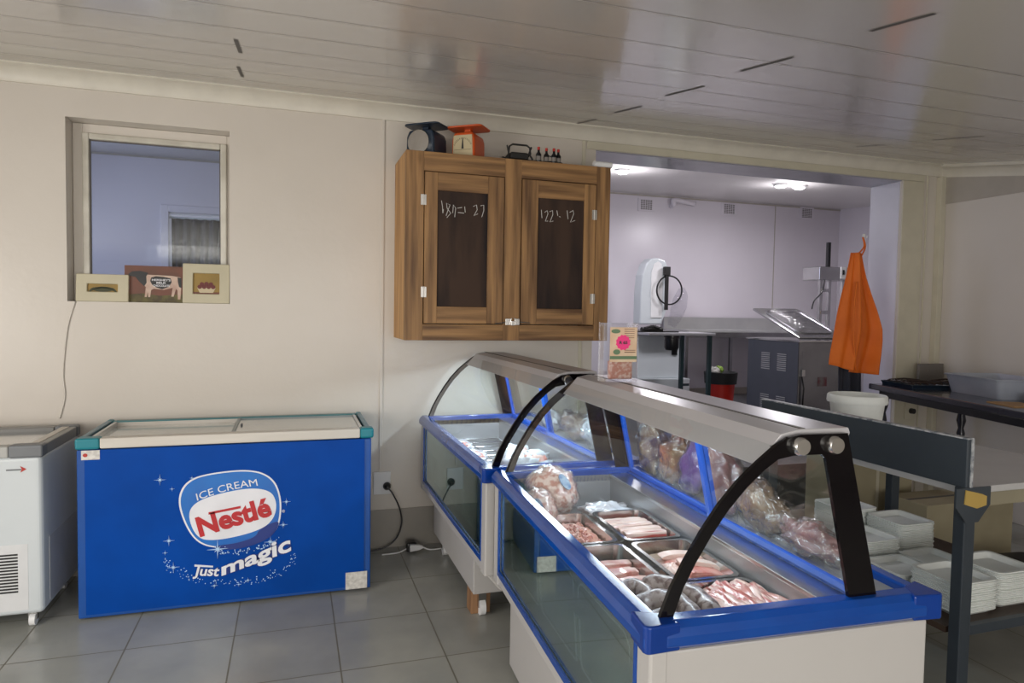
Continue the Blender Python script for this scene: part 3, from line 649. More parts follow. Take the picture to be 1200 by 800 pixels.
tag(MB().tube([(p.x-.06,3.90,CZ1+.020),(p.x+.06,3.90,CZ1+.020)],.020,16).build('white_tube','plastic_white',smooth='auto'),'short white plastic tube lying at right end of the cabinet top','tube')

# ------------------------------------------------------------ display cases
ARC=[(.050,.862),(.075,.925),(.107,.984),(.145,1.045),(.187,1.103),(.235,1.155),(.282,1.195),(.325,1.228),(.360,1.247),(.395,1.253),(.520,1.252)]
def display_case(L_,label,loc,rz,base0,base1,basez,lampname):
    t=thing('display_fridge',label,'display fridge',loc,rz)
    Wd=.783
    # body shell : end wall, back, bottom; the front holds the glass panel
    b=MB().box(.022,.745,.010,.045,.40,.80).box(.022,.745,L_-.045,L_-.002,.40,.80).box(.715,.745,.045,L_-.045,.40,.825).box(.06,.715,.045,L_-.045,.40,.44)
    b.box(.016,.06,.009,.075,.40,.80).box(.016,.06,L_-.075,L_-.001,.40,.80).box(.022,.06,.075,L_-.075,.40,.45)
    b.prism([(.03,.40),(.09,.33),(.70,.33),(.745,.40)],'y',.018,L_-.018)
    b.build('body','offwhite',t,bevel=.006)
    b=MB().box(.09,.70,base0,base1,basez,.33); b.build('base','offwhite',t,bevel=.004)
    MB().box(.10,.69,base0-.0015,base0,basez+.03,basez+.10).build('base_vent_panel','offwhite',t) if False else None
    # front glass panel
    b=MB().box(.014,.024,.072,.088,.445,.80).box(.014,.024,L_-.088,L_-.072,.445,.80).box(.014,.024,.088,L_-.088,.445,.468)
    b.build('panel_frame','blueframe' if False else 'rail',t,bevel=.002)
    MB().box(.026,.030,.088,L_-.088,.468,.80).build('glass_panel','panelglass',t)
    MB().box(.10,.104,.076,L_-.076,.452,.80).build('panel_back',mat('grey_back_panel',(.42,.46,.43),.5),t)
    b=MB(); k=3; 
    for i in range(k):
        a=.14+i*(L_-.28)/k+.03; e=.14+(i+1)*(L_-.28)/k-.03
        b.tube([(.06,a,.50),(.045,a,.735),(.045,a+.03,.755),(.045,e,.755),(.045,e+.02,.735),(.06,e+.02,.50),(.065,e,.49),(.065,a+.02,.49)],.0032,6,closed=True)
    b.build('wire_dividers','wire',t)
    # tank
    b=MB(); zf=.66
    b.box(.06,.53,.06,L_-.06,zf-.01,zf); b.box(.045,.06,.045,L_-.045,zf-.01,.835).box(.51,.525,.045,L_-.045,zf-.01,.828).box(.06,.51,.045,.06,zf-.01,.835).box(.06,.51,L_-.06,L_-.045,zf-.01,.835)
    b.build('tank','tank',t)
    MB().box(.505,.585,.04,L_-.04,.826,.838).build('ledge','alu',t,bevel=.002)
    MB().box(.610,.742,.04,L_-.04,.826,.842).build('rear_worktop',mat('grey_worktop',(.34,.32,.29),.35),t,bevel=.002)
    # rail round the top
    z0,z1=.802,.862
    def rp(x0,x1): return [(x0+.012,z0),(x1-.004,z0),(x1,z0+.004),(x1,z1-.004),(x1-.006,z1),(x0+.022,z1),(x0+.008,z1-.012),(x0,z1-.028),(x0,z0+.012)]
    pr=rp(0,.056)
    MB().prism(pr,'y',0.006,L_-.006).build('front_rail','rail',t,bevel=.004)
    MB().prism([(Wd-p[0],p[1]) for p in pr],'y',.006,L_-.006).build('rear_rail','rail',t,bevel=.004)
    MB().prism(rp(0,.060),'x',.050,Wd-.05).build('end_rail','rail',t,bevel=.004)
    MB().prism([(L_-p[0],p[1]) for p in rp(0,.06)],'x',.050,Wd-.05).build('end_rail','rail',t,bevel=.004)
    b=MB()
    for (x0,x1) in ((-.004,.075),(Wd-.075,Wd+.004)):
        for (y0,y1) in ((-.004,.075),(L_-.075,L_+.004)): b.box(x0,x1,y0,y1,z0-.003,z1+.001) if y0>0 and False else None
    MB().prism([(-.001,.012),(.003,.003),(.012,-.001),(.085,.004),(.062,.062),(.004,.085)],'z',z0-.0005,z1+.0008).build('rail_corner','railnavy',t,bevel=.005,seg=3)
    MB().prism([(Wd+.001,.012),(Wd-.003,.003),(Wd-.012,-.001),(Wd-.085,.004),(Wd-.062,.062),(Wd-.004,.085)],'z',z0-.0005,z1+.0008).build('rail_corner','railnavy',t,bevel=.005,seg=3)
    # end frames
    leg_o=(.618,.862); leg_i=(.540,.862)
    inner=[(.083,.862),(.105,.922),(.135,.978),(.172,1.036),(.212,1.090),(.257,1.138),(.300,1.175),(.335,1.198),(.375,1.205),(.450,1.205),(.462,1.195)]
    for ye,near in ((.036,True),(L_-.050,False)):
        poly_o=ARC+[leg_o]; poly_i=inner+[leg_i]
        b=MB(); n=len(poly_o); assert len(poly_i)==n
        vs=[]
        for y_ in (ye,ye+.010):
            vs+=[(p[0],y_,p[1]) for p in poly_o]+[(p[0],y_,p[1]) for p in poly_i]
        fs=[]
        for i in range(n-1):
            fs+=[(i,i+1,n+i+1,n+i),(2*n+i,3*n+i,3*n+i+1,2*n+i+1),(i,2*n+i,2*n+i+1,i+1),(n+i,n+i+1,3*n+i+1,3*n+i)]
        fs+=[(0,n,3*n,2*n),(n-1,3*n-1,4*n-1,2*n-1)]
        b.add(vs,fs)
        e=b.build('end_frame','blackgloss',t)
        g=MB(); g.add([(p[0],ye+.005,p[1]) for p in poly_i],[tuple(range(n))]); g.build('end_glass','glass',e)
        if near:
            for x in (.387,.478): MB().lathe([(0,-.018),(.018,-.018),(.021,-.012),(.021,0),(0,0)],(x,ye,1.227),24,'y').build('knob','chrome',e,smooth='auto')
            MB().box(.395,.47,ye+.011,ye+.02,1.219,1.232).lathe([(0,0),(.016,0),(.016,.012),(0,.012)],(.34,ye+.011,1.215),20,'y').build('clamp','steel',e)
    # curved front glass and its black end seals
    b=MB(); c=ARC[:8]; n=len(c)
    b.add([(p[0]+.004,y_,p[1]) for y_ in (.048,L_-.052) for p in c],[(i,i+1,n+i+1,n+i) for i in range(n-1)])
    b.build('curved_glass','caseglass',t,smooth=True)
    # canopy
    b=MB().prism([(.290,1.183),(.302,1.180),(.374,1.234),(.535,1.237),(.540,1.25),(.535,1.262),(.400,1.262),(.352,1.252)],'y',.052,L_-.054)
    b.build('canopy','alumatt',t,bevel=.002)
    MB().box(.405,.418,.055,L_-.057,1.2615,1.2635).build('canopy_seam','gap',t)
    l=MB().tube([(.43,.10,1.222),(.43,L_-.10,1.222)],.008,10).build('lamp_tube','lamp',t)
    li=D.lights.new('case_lamp','AREA'); li.shape='RECTANGLE'; li.size=.05; li.size_y=L_-.2; li.energy=lampname; li.color=(.76,.90,1); lo=D.objects.new('case_lamp',li); COL.objects.link(lo); lo.parent=t; lo.location=(.43,L_/2,1.205)
    lo.rotation_euler=(0,math.radians(12),0)
    # sliding rear doors
    def dx(z): return .600-.085*(z-.842)/.39
    def pane(y0,y1,off):
        zb0,zt0=.846,1.232
        fr=[]
        b=MB()
        def bar(ya,yb2,za,zb2):
            b.add([(dx(za)-.008+off,ya,za),(dx(za)+.008+off,ya,za),(dx(za)+.008+off,yb2,za),(dx(za)-.008+off,yb2,za),(dx(zb2)-.008+off,ya,zb2),(dx(zb2)+.008+off,ya,zb2),(dx(zb2)+.008+off,yb2,zb2),(dx(zb2)-.008+off,yb2,zb2)],[(0,3,2,1),(4,5,6,7),(0,1,5,4),(1,2,6,5),(2,3,7,6),(3,0,4,7)])
        bar(y0,y0+.022,zb0,zt0); bar(y1-.022,y1,zb0,zt0); bar(y0+.022,y1-.022,zb0,zb0+.02); bar(y0+.022,y1-.022,zt0-.015,zt0)
        d=b.build('sliding_door','blueframe',t,bevel=.002)
        g=MB(); g.add([(dx(zb0)+off,y0+.022,zb0+.02),(dx(zt0)+off,y0+.022,zt0-.015),(dx(zt0)+off,y1-.022,zt0-.015),(dx(zb0)+off,y1-.022,zb0+.02)],[(0,1,2,3)]); g.build('door_glass','glass',d)
    pane(.05,L_*.5+.011,-.009); pane(L_*.5-.011,L_-.055,.009)
    MB().box(.586,.610,.04,L_-.04,.838,.846).build('door_track','rail',t)
    return t
NL=1.44
th=math.radians(-3.2); NO=Vector((.707,1.229,0))
near=display_case(NL,'long curved glass meat display fridge with blue rails and two chrome knobs, nearest the camera',NO,th,.02,NL-.01,.03,4.2)
FO=Vector((.757,2.683,0)); FL=1.50
far=display_case(FL,'curved glass display fridge with blue rails standing against the cream wall',FO,0,.46,FL-.06,.13,10)
for x in (.15,.62):
    for yy in (.52,FL-.12):
        c=MB().tube([(x-.014,yy,.04),(x+.014,yy,.04)],.04,16).build('castor','plastic_white',far,smooth='auto'); MB().box(x-.02,x+.02,yy-.014,yy+.014,.04,.135).build('castor_fork','steel',c)
for x in (.13,.66):
    for yy in (.08,NL-.08): MB().lathe([(0,0),(.022,0),(.016,.032),(0,.032)],(x,yy,0),16).build('foot','dgrey',near)
b=MB().box(.20,.212,.457,.4605,.20,.29).box(.25,.262,.457,.4605,.20,.29).build('vent_slot','black',far)
p=onX(560,725,.86)
tag(MB().prism([(-.05,0),(.05,0),(.052,.125),(-.048,.125)],'y',-.045,.045).build('wooden_block','woodblock',loc=(.905,3.26,0),bevel=.004),'brown wooden block propping the corner of the far display fridge','block')
def NP(x,y,z=0): v=Matrix.Rotation(th,3,'Z')@Vector((x,y,z)); return v+NO
def FP(x,y,z=0): return FO+Vector((x,y,z))
# ------------------------------------------------------------ pans in the near case
def pan_mesh(w_,l_,d_=.062):
    b=MB(); o=rpoly(-w_/2,w_/2,-l_/2,l_/2,.028); i=rpoly(-w_/2+.012,w_/2-.012,-l_/2+.012,l_/2-.012,.024); k=rpoly(-w_/2+.02,w_/2-.02,-l_/2+.02,l_/2-.02,.022)
    n=len(o); vs=[(p[0],p[1],d_-.004) for p in o]+[(p[0],p[1],d_) for p in o]+[(p[0],p[1],d_) for p in i]+[(p[0],p[1],d_-.006) for p in i]+[(p[0],p[1],.0015) for p in k]
    fs=[(r*n+j,r*n+(j+1)%n,(r+1)*n+(j+1)%n,(r+1)*n+j) for r in range(4) for j in range(n)]+[tuple(4*n+j for j in range(n))]
    return b.add(vs,fs)
PZ=.718
pan0=None
def pan(x,y,label,w_=.205,l_=.325,rz=0,case='n',z=PZ):
    global pan0
    if pan0 is None: pan0=pan_mesh(w_,l_).build('steel_pan','steel',smooth='auto',solid=.0015); o=pan0
    else: o=pan0.copy(); COL.objects.link(o)
    q=NP(x,y,z) if case=='n' else FP(x,y,z)
    o.location=q; o.rotation_euler=(0,0,(th if case=='n' else 0)+rz)
    return tag(o,label,'tray','steel pans in the display fridges')
PA=(.165,.895); PB=(.395,.895); PC=(.165,.555); PD=(.395,.555); PE=(.165,.22); PF=(.395,.22)
# wire deck the pans stand on
b=MB()
for i in range(12): b.tube([(.062,.07+i*.117,PZ-.008),(.508,.07+i*.117,PZ-.008)],.004,6)
for x in (.08,.28,.49): b.tube([(x,.062,PZ-.004),(x,NL-.062,PZ-.004)],.004,6)
b.build('deck_rack','steel',near)
pan(*PA,'stainless steel pan of diced meat, beside the hams'); pan(*PB,'stainless steel pan of white fatty pork strips, beside the diced meat')
pan(*PC,'stainless steel pan of layered pink strips along the front rail'); pan(*PD,'stainless steel pan holding a large pork cut')
pan(*PE,'stainless steel pan under the grey sausages in the near corner'); pan(*PF,'stainless steel pan of thin streaky pork slices by the end rail')
def ploc(c,z=0): return NP(c[0],c[1],PZ+z)
# A diced meat
random.seed(3); b=MB()
for i in range(620):
    u,v=random.uniform(-.08,.08),random.uniform(-.135,.125); hgt=.034+.030*max(0,1-((u-.0)**2/.005+(v+.03)**2/.014))
    s_=random.uniform(.0045,.008); mx=Matrix.Translation((u*.95,v,max(.03,hgt*random.uniform(.8,1.03))))@Matrix.Rotation(random.random()*6,4,Vector((random.random(),random.random(),1)).normalized())
    q=MB().box(-s_,s_,-s_*.8,s_*.8,-s_*.7,s_*.7).xf(mx); b.m(random.choice((0,0,1,2))); b.add(q.v,q.f)
b.m(0).blob((0,-.01,.03),(.080,.132,.028),.1,3,2,flat=-.026)
o=b.build('diced_meat',['mince','meat','meatdark'],loc=ploc(PA),rz=th,bevel=.002); tag(o,'heap of diced red and pink meat in a steel pan beside the hams','meat',kind='stuff')
def strip(c,dx,dy,z,l,w_,h,rz,label,grp,name='pork_strip',mt=('streaky',),seed=0,bend=.0):
    b=MB()
    def prof(u):
        x=(u-.5)*l; zz=z+bend*math.sin(u*math.pi)+.002*noise.noise(Vector((u*5,seed,0))); yy=.004*noise.noise(Vector((u*4,seed+4,1)))
        return x,yy,zz
    n=14; vs=[]; ring=10
    for i in range(n):
        u=i/(n-1); x,yy,zz=prof(u); k=.93+.07*min(1,min(u,1-u)*10)
        for p in rpoly(-w_/2*k,w_/2*k,0,h*k,h*.16,1): vs.append((x,yy+p[0],zz+p[1]))
    ring=8; fs=[(i*ring+j,i*ring+(j+1)%ring,(i+1)*ring+(j+1)%ring,(i+1)*ring+j) for i in range(n-1) for j in range(ring)]+[tuple(range(ring-1,-1,-1)),tuple((n-1)*ring+j for j in range(ring))]
    b.add(vs,fs); q=NP(c[0]+dx,c[1]+dy,PZ); o=b.build(name,list(mt),loc=q,rz=th+rz,smooth='auto'); return tag(o,label,'meat',grp)
# B fatty strips
nm=('rearmost','second','third','fourth','front')
for i,(dx,dy,z,rz,l) in enumerate(((-.005,.09,.030,.03,.15),(-.002,.056,.034,.13,.155),(.0,.022,.034,.10,.155),(.006,-.030,.036,0,.155),(.008,-.068,.036,-.02,.15))):
    strip(PB,dx,dy,z,l,.030,.022,rz,f'{nm[i]} long white and pink pork strip in the pan beside the diced meat','fatty pork strips in the upper right pan',seed=i,mt=('fat','streaky') if i%2 else ('streaky',))
b=MB()
for i in range(3): b.blob((.02,-.08+i*.06,.018),(.065,.05,.017),.2,3,i,flat=-.014)
tag(b.build('meat_pieces','meatdark',loc=ploc(PB),rz=th,smooth=True),'dark red meat pieces lying under the white pork strips','meat')
# C layered strips
for i in range(6):
    strip(PC,.004*(i%3),-.105+i*.034,.008+.009*(i%2)+.012,.155,.034,.013,.05*math.sin(i*2.1),('lowest','second','third','fourth','fifth','top')[i]+' pink layered strip counted from the front of the pan by the rail','pink strips in the middle front pan',seed=10+i,mt=('meat',) if i%2 else ('streaky',))
strip(PC,-.01,-.02,.032,.15,.04,.014,.2,'loose pink strip lying slanted across the layered strips','pink strips in the middle front pan',seed=18,mt=('meat',))
# D big cut
t=thing('pork_cut','large pink pork cut with a thick white fat edge in the right middle pan','meat',ploc(PD),th)
def cutp(pts,y0,y1,name,mt,sl=0):
    q=MB().prism(smooth_poly(pts,2),'y',y0,y1); q.v=[(v[0]+sl*(v[1]-y0),v[1]+.006*noise.noise(Vector(v)*22),v[2]+.003*noise.noise(Vector(v)*31)) for v in q.v]
    return q.build(name,mt,t,bevel=.003)
cutp([(-.035,.012),(.085,.012),(.092,.03),(.07,.048),(.01,.060),(-.04,.066)],-.115,-.045,'lean_meat','meatlean',.1)
cutp([(-.045,.064),(.01,.058),(.07,.047),(.094,.026),(.099,.036),(.075,.062),(.01,.073),(-.05,.079)],-.066,-.035,'fat_edge','fat',.1)
cutp([(-.08,.012),(.06,.012),(.075,.04),(.05,.060),(-.05,.064),(-.085,.04)],-.025,.035,'marbled_end','meat',.1)
cutp([(-.08,.060),(.05,.056),(.078,.036),(.083,.046),(.055,.070),(-.05,.076)],-.0,.04,'fat_edge','fat',.1)
cutp([(-.08,.010),(.08,.010),(.07,.034),(-.07,.036)],.06,.12,'dark_slice','bagtan')
b=MB().blob((-.065,-.05,.040),(.030,.040,.026),.35,3,3); b.build('trimmed_fat','fat',t,smooth=True)
MB().blob((-.06,-.10,.034),(.035,.028,.022),.35,3,7).build('meat_trimming','meat',t,smooth=True)
# E sausages
def coil(pts,r,label,z0=0,seed=0):
    b=MB(); P=[Vector((p[0],p[1],p[2])) for p in pts]
    Q=[]
    for i in range(len(P)-1):
        p0=P[max(i-1,0)];p1=P[i];p2=P[i+1];p3=P[min(i+2,len(P)-1)]
        for k in range(8):
            u=k/8; Q.append(.5*((2*p1)+(-p0+p2)*u+(2*p0-5*p1+4*p2-p3)*u*u+(-p0+3*p1-3*p2+p3)*u**3))
    Q.append(P[-1]); n=len(Q); rad=[r*(min(1,.35+.65*min(i,n-1-i)/3.))*(1+.06*math.sin(i*.9+seed)) for i in range(n)]
    b.tube([q_+Vector((0,0,.014)) for q_ in Q],[r_*1.16 for r_ in rad],16); return tag(b.build('sausage','sausage',loc=ploc(PE),rz=th,smooth=True),label,'sausage','grey sausages in the corner pan')
coil([(-.08,.10,.03),(-.06,.15,.045),(-.01,.15,.05),(.0,.10,.045),(-.02,.04,.04)],.022,'curved grey sausage at the rear left of the corner pan',seed=1)
coil([(.00,.14,.05),(.05,.13,.062),(.09,.08,.06),(.11,.01,.055),(.10,-.05,.05)],.025,'thick grey sausage curving over the rim at right of the corner pan',seed=2)
coil([(-.07,.03,.035),(-.03,.05,.055),(.03,.04,.06),(.05,-.01,.055),(.04,-.07,.045)],.024,'grey mottled sausage arching across the middle of the corner pan',seed=3)
coil([(-.08,-.05,.03),(-.03,-.02,.045),(.0,-.05,.045),(.0,-.11,.035)],.023,'short grey sausage bent beside the black arch foot',seed=4)
coil([(-.075,.09,.03),(-.085,.02,.03),(-.07,-.06,.028),(-.02,-.12,.028),(.05,-.12,.028)],.021,'long grey sausage curled along the front side of the corner pan',seed=5)
# F streaky slices
random.seed(9); ORD=('leftmost','second','third','fourth','fifth','sixth','seventh','eighth','ninth','tenth','eleventh','twelfth','thirteenth','fourteenth','rightmost')
for i in range(15):
    a=-.075+i*.0108
    b=MB()
    def fn(u,v,i=i,a=a): 
        yy=(u-.5)*.245+.01*math.sin(i*1.7); return (a+v*.034+.010*math.sin(u*5+i),yy+.0,.026+.028*math.sin(min(1,(i+2)/8)*1.5)+v*.016+.008*noise.noise(Vector((u*5,i*2.1,v*2)))-.01*(i/15.))
    b.grid(fn,14,5)
    lab='thin streaky pork slice, '+ORD[i]+('' if i in (0,14) else ' from the left')+' in the fanned pile'
    tag(b.build('pork_slice',random.choice(('slice','slice','slice','meat')),loc=ploc(PF,.004),rz=th+random.uniform(-.25,.25),smooth=True,solid=.006),lab,'meat','thin streaky pork slices by the end rail')
# hams and wrapped pack at the rear
t=thing('ham','large round netted ham in clear plastic with a blue oval label, behind the pans','ham',NP(.20,1.235,PZ),th)
b=MB().blob((.0,.0,.098),(.098,.125,.098),.16,2.5,2,n=36,k=20); b.build('meat','ham',t,smooth=True)
MB().blob((.0,.0,.098),(.104,.131,.104),.16,2.5,2,n=36,k=20).build('plastic_wrap','film',t,smooth=True)
def ham_label(c,r,amp,fr,seed,side,upw,rx,rz_):
    cw=NP(*c0)+Vector((0,0,c[2])); to=(Vector((0,0,CH))-cw).normalized(); rgt=to.cross(Vector((0,0,1))).normalized()*-1
    d=(to+rgt*side+Vector((0,0,1))*upw).normalized(); d=Matrix.Rotation(-th,3,'Z')@d
    e=Vector((d.x/r[0],d.y/r[1],d.z/r[2])).normalized()
    q=1+amp*noise.noise(e*fr+Vector((seed*7.3,seed*3.1,seed)))+amp*.4*noise.noise(e*fr*2.7+Vector((seed,5,seed)))
    p=Vector((c[0]+e.x*r[0]*q,c[1]+e.y*r[1]*q,c[2]+e.z*r[2]*q))+d*.004
    mx=Matrix.Translation(p)@d.to_track_quat('Z','Y').to_matrix().to_4x4()@Matrix.Rotation(.45,4,'Z')
    MB().prism(ellip(0,0,rx,rz_,24),'z',-.004,.003).xf(mx).build('blue_label','labelblue',t)
c0=(.20,1.235,PZ); ham_label((0,0,.098),(.104,.131,.104),.16,2.5,2,.45,.35,.016,.034)
t=thing('ham','smaller lumpy ham in clear plastic with a blue oval label against the front rail','ham',NP(.105,1.10,PZ),th)
MB().blob((0,0,.07),(.062,.095,.072),.2,2.5,5,n=30,k=16).build('meat','ham',t,smooth=True)
MB().blob((0,0,.07),(.067,.10,.077),.2,2.5,5,n=30,k=16).build('plastic_wrap','film',t,smooth=True)
c0=(.105,1.10,PZ); ham_label((0,0,.07),(.067,.10,.077),.2,2.5,5,.0,.15,.014,.028)
t=thing('wrapped_meat','white plastic wrapped meat pack lying behind the pan of pork strips','meat',NP(.395,1.15,PZ),th)
MB().blob((0,0,.030),(.10,.085,.032),.35,3.5,8,n=32,k=14,flat=-.028).build('plastic_wrap','wrap',t,smooth=True)
MB().blob((.01,-.055,.022),(.075,.035,.020),.3,3,9,flat=-.018).build('meat','meatdark',t,smooth=True)
# packets on the rear worktop
def packet(x,y,sx,sy_,sz,mt,label,seed,lean=0,case='n',z=.844):
    t=thing('packet',label,'packet',(NP if case=='n' else FP)(x,y,z),(th if case=='n' else 0))
    q=MB(); q.blob((0,0,sz),(sx,sy_,sz),.42,2.1,seed,n=36,k=22,flat=-sz*.96)
    w=MB(); w.blob((0,0,sz*1.03),(sx+.007,sy_+.012,sz+.008),.45,2.3,seed,n=36,k=22,flat=-sz*.98)
    w.v=[(v[0]+.004*noise.noise(Vector(v)*45),v[1]+.008*noise.noise(Vector(v)*38+Vector((3,1,2))),v[2]) for v in w.v]
    for m_ in (q,w): m_.v=[(v[0],v[1]+lean*v[2],max(v[2],.001)) for v in m_.v]
    q.build('contents',mt,t,smooth=True); w.build('plastic_wrap','film',t,smooth=True)
packet(.672,1.30,.045,.085,.115,'bagtan','brown packet behind the rear glass, farthest along the near display fridge',1,.15)
packet(.675,1.15,.045,.085,.105,'bagorange','orange packet slumped behind the rear glass beside the purple one',2,-.3)
packet(.675,1.00,.048,.10,.115,'bagpurple','purple packet slanting behind the rear glass of the near display fridge',3,-.55)
packet(.68,.77,.048,.10,.11,'bagpink','lumpy pink meat packet behind the rear glass by the blue door bar',4,.3)
packet(.68,.54,.046,.11,.07,'bagtan','tan packet behind the rear glass in the middle of the near display fridge',5,.4)
packet(.675,.34,.048,.11,.045,'bagpink','low clear packet of pale meat near the black frame on the rear worktop',7)
for y0,y1,hh,sd,lab in ((.62,1.2,.09,1.0,'long crumpled clear plastic sheet lying along the rear worktop behind the glass'),(.08,.60,.07,5.0,'short crumpled clear plastic sheet on the rear worktop nearest the black frame')):
    def shf(u,v,y0=y0,y1=y1,hh=hh,sd=sd):
        n1=noise.noise(Vector((u*7,v*2,sd))); n2=noise.noise(Vector((u*19,v*5,sd+3)))
        return (.624+.018*v+.008*n2,y0+(y1-y0)*u+.02*n2*v,.846+hh*v*(1+.5*n1)+.004)
    tag(MB().grid(shf,60,10).build('plastic_sheet','film',near,smooth=True) if False else MB().grid(shf,60,10).build('plastic_sheet','film',loc=NO,rz=th,smooth=True),lab,'plastic sheet')
# far case contents
def wrapped(x,y,r,label,seed,dark=True):
    t=thing('wrapped_meat',label,'meat',FP(x,y,PZ-.004),0)
    MB().blob((0,0,r[2]*.95),r,.4,3.2,seed,n=32,k=14,flat=-r[2]*.9).build('plastic_wrap','wrap',t,smooth=True)
    if dark: MB().blob((r[0]*.25,-r[1]*.45,r[2]*1.05),(r[0]*.5,r[1]*.4,r[2]*.8),.3,3,seed+1).build('meat','meat',t,smooth=True)
b=MB()
for i in range(12): b.tube([(.062,.07+i*.123,PZ-.008),(.508,.07+i*.123,PZ-.008)],.004,6)
for x in (.08,.28,.49): b.tube([(x,.062,PZ-.004),(x,FL-.062,PZ-.004)],.004,6)
b.build('deck_rack','steel',far)
wrapped(.36,.52,(.14,.11,.055),'crumpled white plastic parcel of meat in the middle of the far display fridge',21)
wrapped(.15,.78,(.08,.12,.035),'frosty pack of thin meat by the front rail of the far display fridge',22)
wrapped(.15,.48,(.08,.12,.03),'flat frosty meat pack nearest the double black arches',23)
wrapped(.40,.80,(.09,.10,.04),'small frosty meat pack against the rear wall of the far tank',24)
wrapped(.15,1.05,(.07,.10,.035),'frosty meat pack with a dark stem, farthest along the front rail',25,True)
wrapped(.40,.24,(.09,.11,.035),'white wrapped pack beside the junction of the two display fridges',26)
packet(.68,.95,.05,.12,.05,'wrap','crumpled clear bag on the rear worktop of the far display fridge',31,case='f')
packet(.68,.62,.052,.12,.07,'bagtan','brownish bag on the rear worktop of the far display fridge',32,case='f')
packet(.68,.35,.052,.11,.085,'wrap','large crumpled white bag behind the rear glass of the far display fridge',33,case='f')
# spiced packet standing on the canopy
p=onY(726,449,2.30); bx=NP(.455,1.06,1.2635)
t=thing('price_pack','clear box pack with peach card and pink price star on the display fridge canopy','pack',(p.x,2.30,1.2645),math.radians(-4))
MB().box(-.075,.062,-.02,.03,0,.006).box(-.075,.062,-.02,.03,.215,.221).box(-.077,-.073,-.02,.03,0,.221).box(.060,.064,-.02,.03,0,.221).box(-.075,.062,.028,.032,0,.221).box(-.075,.062,-.022,-.019,0,.221).build('clear_box','acrylic',t)
MB().box(-.052,.056,-.0245,-.0225,.075,.205).build('price_card','peach',t)
MB().box(-.052,.056,-.0262,-.0245,.085,.097).build('green_strip','green',t)
MB().box(-.045,.05,-.005,.018,.008,.078).build('spiced_meat',mat('spiced_meat',(.5,.2,.14),.5,col2=(.68,.5,.42),scale=70,lo=.4,hi=.55),t,bevel=.006)
pts=[]
for i in range(24): a=i*math.pi/12; r=.030 if i%2 else .026; pts.append((.0+r*math.cos(a),.148+r*math.sin(a)))
sk=MB().prism(pts,'y',-.0275,-.0245).build('price_star','pink',t)
wall_text('R 65',.02,-.016,-.0278,.142,w=.032,h=.012,bold=.0006).build('price_lettering','black',sk)
MB().prism(ellip(-.025,.112,.014,.010),'y',-.0255,-.0245).prism(ellip(-.03,.19,.018,.008),'y',-.0255,-.0245).build('printed_badge','green',t)
b=MB()
for i in range(5): b.box(.005,.045,-.0255,-.0245,.165+i*.008,.167+i*.008)
b.box(.006,.05,-.0255,-.0245,.11,.113).box(.006,.05,-.0255,-.0245,.118,.120); b.build('printed_lines','brownred',t)
# white papers behind the pack by the cabinet edge
# ------------------------------------------------------------ grey work table behind the counter
TX0,TX1,TY0,TY1=2.47,3.42,1.93,3.10
t=thing('work_table','blue grey steel work table with an upright board and worn edge behind the display fridge','table',(0,0,0))
MB().box(TX0+.03,TX1,TY0,TY1,.835,.862).build('tabletop',mat('zinc_tabletop',(.62,.62,.63),.35,.3),t,bevel=.003)
MB().box(TX0,TX0+.028,TY0-.03,TY1,.878-.01,1.060).build('upright_board','slate',t,bevel=.004)
MB().box(TX0-.002,TX0+.030,TY0-.032,TY1,1.058,1.064).box(TX0+.018,TX0+.030,TY0-.034,TY0-.028,.87,1.06).build('worn_edge','slatewear',t)
MB().box(TX0+.03,TX1,TY0+.02,TY0+.04,.775,.835).box(TX1-.02,TX1,TY0+.04,TY1-.04,.775,.835).box(TX0+.03,TX1,TY1-.04,TY1-.02,.775,.835).build('apron_rail',mat('beige_apron_rail',(.30,.27,.19),.5),t)
for x in (TX0+.03,TX1-.05):
    for yy in (TY0-.01,TY1-.06):
        MB().box(x-.03,x+.028,yy-.02,yy+.028,0,.868 if x<3 else .835).build('leg','slate',t,bevel=.004)
MB().prism([(TX0-.055,.872),(TX0+.125,.872),(TX0+.125,.80),(TX0+.065,.735),(TX0+.0,.735),(TX0-.055,.80)],'y',TY0-.036,TY0-.030).build('gusset_plate','slate',t)
MB().prism([(TX0-.01,.865),(TX0+.075,.845),(TX0+.10,.835),(TX0+.10,.80),(TX0+.05,.79),(TX0-.015,.81)],'y',TY0-.040,TY0-.036).build('masking_tape','tape',t)
MB().box(TX0-.0,TX1,TY0+.03,TY1,.275,.30).build('shelf',mat('brown_shelf_board',(.05,.03,.02),.5),t)
MB().box(TX0+.058,TX1,TY0+.005,TY0+.03,.262,.30).box(TX0+.058,TX1,TY1,TY1+.02,.262,.30).build('shelf_rail','slate',t,each=True)
# foam trays
def tray_mesh(w_,l_,h_):
    o=rpoly(-w_/2,w_/2,-l_/2,l_/2,.03,3); i=rpoly(-w_/2+.016,w_/2-.016,-l_/2+.016,l_/2-.016,.024,3); k=rpoly(-w_/2+.034,w_/2-.034,-l_/2+.034,l_/2-.034,.018,3); u=rpoly(-w_/2+.026,w_/2-.026,-l_/2+.026,l_/2-.026,.02,3)
    n=len(o); vs=[(p[0],p[1],0) for p in u]+[(p[0],p[1],h_-.003) for p in o]+[(p[0],p[1],h_) for p in o]+[(p[0],p[1],h_) for p in i]+[(p[0],p[1],.003) for p in k]
    return MB().add(vs,[tuple(range(n))]+[(r*n+j,r*n+(j+1)%n,(r+1)*n+(j+1)%n,(r+1)*n+j) for r in range(4) for j in range(n)]+[tuple(4*n+j for j in range(n))])
tray0=tray_mesh(.235,.235,.024).build('foam_tray','foam',smooth='auto'); used=False
